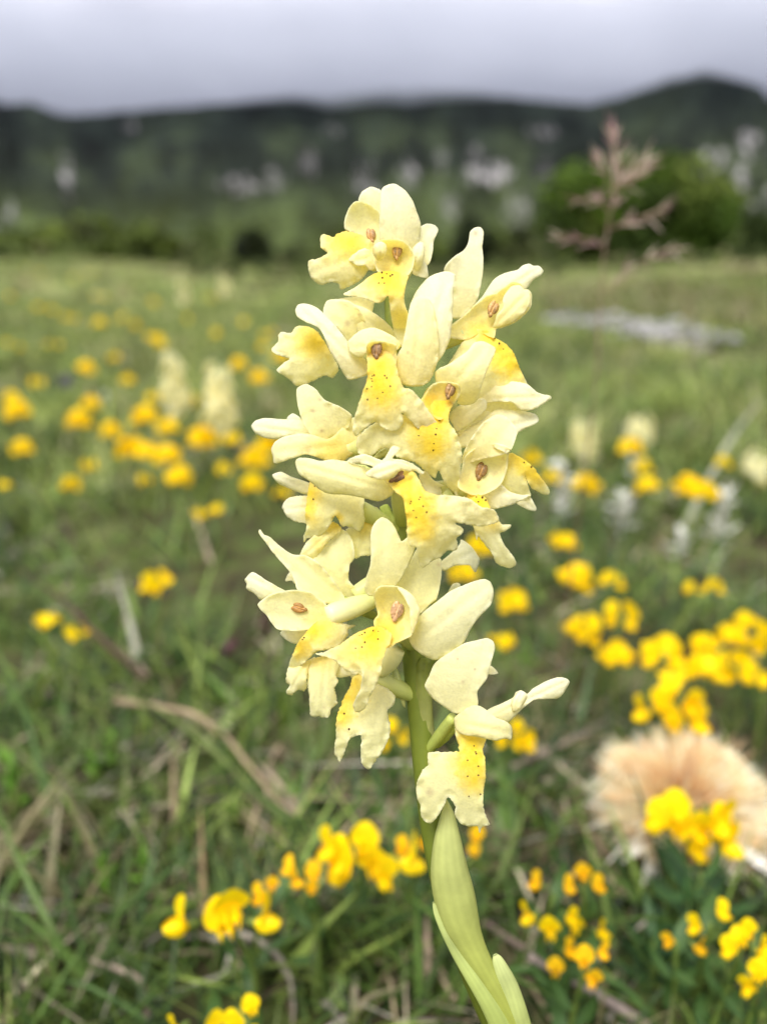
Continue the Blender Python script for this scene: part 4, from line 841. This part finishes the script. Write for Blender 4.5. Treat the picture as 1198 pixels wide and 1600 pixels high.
# ------------------------------------------------------------------ distant pale orchids
def far_flower_mesh():
    V, F = [], []
    def add(v, f):
        b = len(V); V.extend(v); F.extend([tuple(b+i for i in q) for q in f])
    for ang, ln, w in ((0, .010, .0034), (1.15, .010, .0034), (-1.15, .010, .0034), (.55, .007, .003), (-.55, .007, .003)):
        ca, sa = math.cos(ang), math.sin(ang)
        add(*petal_grid(4, 3, lambda u, v: ((w*v*math.sin(math.pi*(.1+.8*u)))*ca + ln*u*sa, -.003 - .004*u*(1-u)*2, ln*u*ca - w*v*sa*math.sin(math.pi*(.1+.8*u)))))
    add(*petal_grid(5, 5, lambda u, v: (.0065*v*(.45+.7*u*(1.2-u)), -.004 - .004*math.sin(math.pi*u) + .0025*v*v, -.011*u - .0015*u*v*v)))
    col = np.repeat(CREAM[None], len(V), 0); col[-20:] = CREAM*.7 + YEL*.3
    return mesh_data('flower', np.array(V), F, M['petal'], col)
FFM = far_flower_mesh()
def far_orchid(px, py_top, py_bot, label, depth, n=14, name='distant_orchid'):
    top = at_depth(px, py_top, depth); bot = at_depth(px + random.uniform(-4, 4), py_bot, depth); bot[1] = top[1] + .002
    base = np.array((bot[0], bot[1], float(terrain(bot[0], bot[1])))); root = empty(name, base); tag(root, label, 'orchid', 'small blurred orchids in the meadow')
    V, F = tube_geo(spline([base, bot, top], 8), .0018, 6); mk('stem', V, F, M['stem'], root, np.repeat(np.array([[.15,.20,.05]]), len(V), 0))
    H = top[2]-bot[2]; sc = 1.3
    for i in range(n):
        t = i/(n-1); a = i*2.4; r = .006
        place('flower', FFM, (bot[0]-base[0] + math.sin(a)*r, bot[1]-base[1] - math.cos(a)*r, bot[2]-base[2] + H*(.04+.92*t)), (random.uniform(-.5, .4), random.uniform(-.4, .4), a + random.uniform(-.6, .6)), sc*(1-.45*t)*random.uniform(.8, 1.2), root)
random.seed(5)
far_orchid(266, 555, 640, 'left one of the pair of small blurred pale orchids', .86)
far_orchid(343, 574, 668, 'right one of the pair of small blurred pale orchids', .80, 16)
far_orchid(916, 660, 722, 'blurred pale orchid right of the main spike above the woolly leaves', .78, 12)
far_orchid(1000, 652, 690, 'small blurred pale orchid right of the other right-hand one', .82, 8)
far_orchid(1187, 712, 738, 'pale blurred bloom cut by the right picture edge', .70, 5)
far_orchid(287, 430, 470, 'faint pale bloom far back in the meadow, left one', 1.9, 8)
far_orchid(345, 425, 455, 'faint pale bloom far back in the meadow, right one', 2.1, 8)

# ------------------------------------------------------------------ woolly grey plants
WL = [leaf_mesh('woolly_leaf', L, .0045, b, M['woolly']) for L, b in ((.014, .7), (.018, .3), (.011, 1.1))]
def leafy(px, py, h, label, cat, leaves, n, sc, name, stemmat, h0=0, tilt=(-.5, .9), group=None):
    g = on_ground(px, py, h0); g[2] = float(terrain(g[0], g[1])); root = empty(name, g); tag(root, label, cat, group)
    V, F = tube_geo([g, g+np.array((.001, 0, h*.5)), g+np.array((0, .001, h))], [.0012, .0010, .0006], 6); mk('stem', V, F, stemmat, root)
    for i in range(n):
        t = (i+.5)/n; a = i*2.4 + random.uniform(-.3, .3)
        place('leaf', random.choice(leaves), (0, 0, h*(.1+.9*t)), (random.uniform(*tilt), random.uniform(-.3, .3), a), sc*random.uniform(.75, 1.15)*(1-.3*t), root)
WG = 'woolly grey-white plants right of the orchid'
leafy(872, 830, .055, 'upright woolly grey plant right of the middle orchid flowers', 'plant', WL, 46, 1.0, 'woolly_plant', M['woolly'], group=WG)
leafy(968, 842, .035, 'low woolly grey plant between two yellow vetch heads', 'plant', WL, 36, 1.0, 'woolly_plant', M['woolly'], group=WG)
leafy(1120, 860, .045, 'whitish woolly plant above the two small round yellow vetches', 'plant', WL, 44, 1.0, 'woolly_plant', M['woolly'], group=WG)
leafy(1060, 880, .022, 'pale woolly tuft left of the whitish woolly plant', 'plant', WL, 22, .9, 'woolly_plant', M['woolly'], group=WG)
leafy(985, 750, .02, 'faint woolly tuft beside the small blurred right-hand orchid', 'plant', WL, 18, 1.0, 'woolly_plant', M['woolly'], group=WG)
leafy(165, 640, .02, 'faint grey-white woolly tuft in the left flower band', 'plant', WL, 10, 1.3, 'woolly_plant', M['woolly'], group='')

# small green leafy plants
def tl(c, L, W, b, f=.15): return leaf_mesh('leaf', L, W, b, M['leaf'], c, f)
NL = [tl((.045,.10,.03), .024, .0042, .5), tl((.055,.12,.035), .021, .0038, .9), tl((.035,.085,.03), .027, .0045, .2)]
leafy(1075, 1500, .034, 'dark green plant with narrow arching leaves below the thistle', 'plant', NL, 26, 1.0, 'narrow_leaved_plant', M['stalk'], tilt=(-.3, .9))
leafy(1010, 1560, .022, 'second narrow-leaved plant left of the larger one at lower right', 'plant', NL, 14, .9, 'narrow_leaved_plant', M['stalk'], tilt=(-.3, .9))
SG = [tl((.15,.30,.03), .007, .0026, .3), tl((.12,.26,.03), .008, .003, .7)]
for px, py, h, n, lab in ((172, 1420, .022, 16, 'bright green leafy sprig at lower left, left one of two'), (228, 1405, .018, 14, 'green leafy sprig right of the bright one at lower left'),
        (180, 1215, .020, 14, 'bright green sprig below the long pale blade at left'), (150, 1230, .014, 10, 'low green sprig left of the bright upper sprig'),
        (30, 1290, .03, 10, 'light green leaves at the left picture edge'), (390, 1120, .014, 9, 'small green sprig left of the lowest left orchid flower'), (370, 1290, .012, 9, 'small green sprig below the tan stalk'),
        (820, 1060, .02, 9, 'green sprig right of the lowest right orchid flower')):
    leafy(px, py, h, lab, 'sprig', SG, n, 1.0 + .6*(px == 30), 'leafy_sprig', M['stalk'], tilt=(.1, 1.2))
RL = [tl((.07,.012,.02), .012, .007, .3), tl((.05,.02,.02), .010, .006, .7)]
leafy(352, 1050, .012, 'dark maroon leaves in the turf left of the lower orchid flowers', 'plant', RL, 6, 1.1, 'maroon_plant', M['bark'], tilt=(.2, 1.2))
leafy(418, 1000, .022, 'dark maroon leaf shoot beside the lower left orchid flower', 'plant', RL, 5, 1.1, 'maroon_plant', M['bark'], tilt=(.5, 1.3))

# ------------------------------------------------------------------ single blades, stalks and twigs
def strand(name, pts, w, col, label, cat, flat=True, mat='dry', taper=True):
    """pts: (px, py, height above ground)"""
    P = spline([on_ground(*p) for p in pts], 22); t = np.linspace(0, 1, 22)
    P = P + np.array([[noise.noise((k*.5, 1, len(label)))*.0006, 0, noise.noise((k*.5, 7, len(label)))*.0006] for k in range(22)])
    base = P[0].copy(); base[2] = min(base[2], float(terrain(base[0], base[1]))+.001); root = None
    r = w*.5*((1 - .85*t**2) if taper else (1 - .25*t))
    V, F = tube_geo(P, r, 8)
    if flat:                                             # blades: squash across the view to a folded strip
        c = np.repeat(P, 8, 0); d = V - c; V = c + d*np.array([1, .35, .8])
    C = np.repeat(np.array([col])*(.85 + .3*rng.random((22, 1))), 8, 0)
    o = mk(name, V, F, M[mat], col=C); tag(o, label, cat); o['kind'] = 'thing'
TAN = (.36, .27, .17)
strand('dry_stalk', [(180,1095,.028),(290,1112,.026),(350,1150,.022),(400,1210,.016),(450,1265,.010),(515,1300,.003)], .0025, TAN, 'bent tan stalk running down from the left towards the orchid', 'stalk', False)
strand('green_grass', [(480,1300,.004),(410,1250,.012),(330,1170,.026),(240,1105,.034),(115,1062,.038)], .0034, (.17,.22,.06), 'long green blade running beside the bent tan stalk', 'grass blade', True, 'grass')
strand('green_grass', [(230,1060,.012),(160,1000,.025),(90,930,.035),(38,900,.040)], .0042, (.085,.045,.04), 'dark purplish blade slanting at the left edge', 'grass blade')
strand('withered_grass', [(218,1050,.004),(205,980,.020),(180,890,.036)], .0048, (.34,.33,.26), 'pale dry blade standing below the lone yellow vetch', 'grass blade')
strand('dry_stalk', [(275,1330,.001),(272,1240,.015),(271,1175,.028)], .0026, (.30,.22,.14), 'thin upright dry stalk below the bent tan stalk', 'stalk', False)
strand('dry_stalk', [(320,1470,.001),(318,1400,.012),(316,1330,.022),(313,1262,.034)], .0026, (.26,.19,.10), 'dry stem standing in front of the three-petalled yellow vetch', 'stalk', False)
strand('twig', [(1020,1610,.004),(960,1570,.012),(890,1530,.020),(826,1494,.027)], .0030, (.30,.24,.21), 'greyish broken twig slanting at the bottom right of the orchid', 'twig', False, 'dry', False)
strand('twig', [(850,1500,.010),(800,1470,.012),(755,1440,.012)], .0024, (.20,.15,.12), 'thin dark twig behind the tip of the broken twig', 'twig', False, 'dry', False)
strand('green_grass', [(130,1530,.002),(90,1470,.014),(45,1380,.026),(5,1290,.036)], .0040, (.13,.20,.055), 'broad green blade rising at the left edge', 'grass blade', True, 'grass')
strand('green_grass', [(250,1612,.004),(190,1570,.012),(130,1540,.016),(70,1530,.016)], .0030, (.09,.16,.045), 'dark green blade arching along the lower left corner', 'grass blade', True, 'grass')
strand('green_grass', [(400,1500,.006),(470,1462,.014),(560,1420,.020),(690,1432,.014)], .0034, (.14,.22,.05), 'bright green blade passing behind the leaf sheath', 'grass blade', True, 'grass')
strand('green_grass', [(790,1520,.014),(870,1512,.018),(950,1530,.018),(1000,1570,.012),(1030,1620,.004)], .0038, (.10,.19,.05), 'green blade arching over the broken twig', 'grass blade', True, 'grass')
strand('withered_grass', [(330,1470,.014),(380,1462,.018),(430,1490,.016),(455,1540,.008),(458,1600,.002)], .0030, (.32,.28,.22), 'curled dry blade under the three-petalled yellow vetch', 'grass blade')
strand('withered_grass', [(665,1560,.002),(668,1490,.012),(664,1400,.024)], .0030, (.34,.26,.18), 'dry blade standing just left of the leaf sheath', 'grass blade')
strand('withered_grass', [(1060,840,.004),(1110,745,.03),(1145,680,.055),(1192,620,.075)], .0065, (.36,.36,.26), 'pale bent reed at the right edge above the meadow flowers', 'grass blade')
strand('withered_grass', [(330,880,.002),(310,820,.014),(290,770,.024)], .0040, (.36,.30,.20), 'pale dry blade below the left flower band', 'grass blade')
strand('dry_stalk', [(760,1220,.006),(840,1180,.010),(930,1140,.012)], .0040, (.24,.19,.15), 'grey dry stalk lying left of the thistle', 'stalk', False)
strand('dry_stalk', [(470,1270,.004),(440,1230,.008),(400,1190,.010)], .0030, (.40,.32,.22), 'short straw crossing the bent tan stalk', 'stalk', False)
strand('green_grass', [(770,1400,.004),(800,1320,.014),(835,1220,.024)], .0034, (.15,.20,.05), 'olive blade right of the leaf sheath', 'grass blade', True, 'grass')
strand('green_grass', [(1105,1390,.006),(1130,1330,.020),(1150,1270,.034)], .0022, (.12,.20,.05), 'thin green blade right of the vetch before the thistle', 'grass blade', True, 'grass')
strand('dry_stalk', [(60,1490,.003),(0,1480,.006)], .0036, (.38,.32,.24), 'straw lying at the left edge near the bottom', 'stalk', False)
strand('dry_stalk', [(230,1600,.002),(215,1530,.010),(140,1500,.012)], .0030, (.28,.22,.17), 'bent dry stalk in the lower left corner', 'stalk', False)
strand('withered_grass', [(545,1600,.002),(575,1560,.008),(640,1540,.010)], .0026, (.25,.22,.13), 'dull blade at the bottom left of the leaf sheath', 'grass blade')
random.seed(99)

# ------------------------------------------------------------------ dry carline thistle
def build_thistle():
    c = on_ground(1062, 1268, .012); c[2] = float(terrain(c[0], c[1])) + .009
    root = empty('dry_thistle', c); tag(root, 'fluffy beige dried thistle head with white outer bracts at lower right', 'thistle')
    nt_ = 520; n = 6200; k = rng.integers(0, nt_, n)                                    # bristles bunched in tufts
    tth = rng.random(nt_)*2*math.pi; tph = np.arccos(rng.random(nt_)*.98 + .01)
    d = np.stack([np.sin(tph)*np.cos(tth), np.sin(tph)*np.sin(tth), np.cos(tph)], 1)[k] + rng.normal(0, .07, (n, 3)); d /= np.linalg.norm(d, axis=1)[:, None]
    r0 = .008; r1 = (.0262 + .007*rng.random(nt_))[k] + .003*rng.random(n)
    s = np.cross(d, rng.normal(size=(n, 3))); s /= np.linalg.norm(s, axis=1)[:, None]; sw = rng.normal(0, .0022, (nt_, 3))[k]
    P0 = c + d*r0; P1 = c + d*((r0+r1)/2)[:, None] + sw*.4; P2 = c + d*r1[:, None] + sw + rng.normal(0, .0008, (n, 3))
    w = .00028 + .0003*rng.random(n)[:, None]
    V = np.stack([P0-s*w, P0+s*w, P1+s*w, P1-s*w, P2+s*w*.3, P2-s*w*.3], 1).reshape(-1, 3)
    b = (np.arange(n)*6)[:, None]; F = np.concatenate([b+np.array([[0,1,2,3]]), b+np.array([[3,2,4,5]])], 1).reshape(-1, 4)
    V[:, 2] = np.maximum(V[:, 2], c[2]-.008)
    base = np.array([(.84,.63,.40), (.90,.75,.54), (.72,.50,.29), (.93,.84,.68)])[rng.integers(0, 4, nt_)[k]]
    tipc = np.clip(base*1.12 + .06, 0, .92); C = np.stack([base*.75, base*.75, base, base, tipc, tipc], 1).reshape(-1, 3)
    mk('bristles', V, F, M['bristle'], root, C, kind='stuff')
    V, F = tube_geo([c-np.array((0,0,.006)), c, c+np.array((0,0,.008)), c+np.array((0,0,.011))], [.007, .012, .010, .003], 14); mk('receptacle', V, F, M['bark'], root)
    bm = []
    for L in (.032, .038, .028):
        v, f = petal_grid(6, 3, lambda u, q: (.008 + L*u, .0026*q*max(.04, math.sin(math.pi*(.12+.86*u))), -.002 + .006*u - .010*u*u*(1 if L > .025 else -.6) + .0006*q*q))
        col = np.array([(.88, .84, .76) if p[0] > .02 else (.6, .46, .3) for p in v]); bm.append(mesh_data('bract', np.array(v), f, M['bristle'], col))
    for i in range(24):
        a = math.pi*(.90 + 1.22*i/23) + random.uniform(-.12, .12); place('bract', random.choice(bm), (0, 0, .001+.003*random.random()), (random.uniform(-.4,.4), random.uniform(-.2, .12), a), random.uniform(.65, 1.1), root)
build_thistle()

# ------------------------------------------------------------------ pink grass panicle on the right
def build_panicle():
    D = .32; q = lambda x, y, dz=0: at_depth(x, y, D + dz)
    b = q(925, 640); base = np.array((b[0]-.004, b[1]+.01, float(terrain(b[0], b[1]))))
    root = empty('grass_panicle', base); tag(root, 'tall pinkish grass seed head in front of the green bush', 'grass head')
    stem = spline([base, b, q(935, 500), q(944, 390), q(958, 300), q(962, 240)], 30)
    V, F = tube_geo(stem, np.linspace(.0005, .0003, 30), 6); mk('stalk', V, F, M['spikelet'], root, np.repeat(np.array([[.22,.15,.10]]), len(V), 0))
    def tuft(axis, n, L, W, name='spikelet_cluster'):
        P = spline([q(*a) for a in axis], 12)
        V, F = tube_geo(P, .0003, 5); V = list(V); F = list(F); C = [(.30,.20,.14)]*len(V)
        T = np.gradient(P, axis=0)
        for i in range(n):
            k = random.uniform(2, 11); p = P[int(k)]; t = T[int(k)]/np.linalg.norm(T[int(k)])
            d = t + np.array([random.gauss(0, .55) for _ in range(3)])*.8; d /= np.linalg.norm(d)
            s = np.cross(d, [random.gauss(0, 1) for _ in range(3)]); s /= np.linalg.norm(s); l = L*random.uniform(.6, 1.2); bI = len(V)
            V += [p, p + d*l*.4 + s*W, p + d*l, p + d*l*.4 - s*W, p + d*l*.4 + np.cross(d, s)*W]
            F += [(bI, bI+1, bI+4), (bI+1, bI+2, bI+4), (bI+2, bI+3, bI+4), (bI+3, bI, bI+4)]
            c = random.choice(((.48,.33,.31), (.58,.47,.38), (.36,.20,.22), (.62,.52,.42))); C += [c]*5
        mk(name, np.array(V), F, M['spikelet'], root, np.array(C))
    tuft([(955,300),(962,260),(955,195)], 33, 0.0113, 0.00047)
    tuft([(955,300),(980,275),(1012,250)], 24, 0.0103, 0.00047)
    tuft([(950,285),(940,262),(928,238)], 13, 0.0086, 0.00043)
    tuft([(955,300),(985,285),(1005,268)], 13, 0.0086, 0.00043)
    tuft([(950,330),(930,312),(895,312)], 14, 0.0086, 0.00043)
    tuft([(948,360),(985,345),(1042,328)], 19, 0.0095, 0.00043)
    tuft([(945,390),(920,375),(868,370)], 14, 0.0078, 0.00043)
    tuft([(945,460),(990,415),(1060,385)], 16, 0.0103, 0.00039)
    tuft([(952,330),(958,318),(960,305)], 9, 0.0078, 0.00043)
    tuft([(943,392),(945,386),(946,378)], 4, 0.0052, 0.00043)
build_panicle()

# small dark violet flower head in the left meadow
def violet():
    c = on_ground(104, 597, .05); base = c.copy(); base[2] = float(terrain(c[0], c[1])); root = empty('violet_flower_head', base)
    tag(root, 'small dark violet flower head in the left flower band', 'flower')
    V, F = tube_geo([base, (base+c)/2, c], .0007, 6); mk('stalk', V, F, M['stalk'], root)
    v, f, col = foliage([c, c+np.array((0,0,.004))], [.009, .007], 160, .004, [(.10,.09,.16), (.16,.14,.22)]); mk('florets', v, f, M['spikelet'], root, col)
violet()

# ------------------------------------------------------------------ low cloud resting on the ridge
def build_cloud():
    m = bpy.data.materials.new('cloud'); m.use_nodes = True; nt = m.node_tree; nt.nodes.clear()
    vo = nt.nodes.new('ShaderNodeVolumePrincipled'); vo.inputs['Density'].default_value = .0055; vo.inputs['Color'].default_value = (.74, .77, .86, 1); vo.inputs['Anisotropy'].default_value = .3
    nt.links.new(vo.outputs[0], nt.nodes.new('ShaderNodeOutputMaterial').inputs['Volume'])
    ra = np.array([azel(x, y) for x, y in RIDGE]); az = np.linspace(-R(75), R(75), 150); seg = 28; V = []
    for a in az:
        e = float(np.interp(a, ra[:, 0], ra[:, 1])); e = min(.8*e + .2*R(9.3), R(9.75))
        n1 = noise.noise((a*6, 1.5, 0)); n2 = noise.noise((a*28, 4.5, 0)); hgt = R(2.9 + .7*n1 + .2*n2)
        for k in range(seg):
            th = 2*math.pi*k/seg; bump = 1 + .06*noise.noise((a*22, math.cos(th)*1.5, math.sin(th)*1.5))
            r = 1330 + 120*bump*math.cos(th); el = e + R(2.55) + hgt*bump*math.sin(th)
            V.append((r*math.sin(a), r*math.cos(a), CAM_H + r*math.tan(el)))
    n = len(az); F = [(i*seg+k, i*seg+(k+1) % seg, (i+1)*seg+(k+1) % seg, (i+1)*seg+k) for i in range(n-1) for k in range(seg)] + [tuple(range(seg))[::-1], tuple((n-1)*seg+k for k in range(seg))]
    mk('low_cloud', np.array(V), F, m, kind='stuff')['label'] = 'low grey cloud resting on the mountain ridge'
build_cloud()
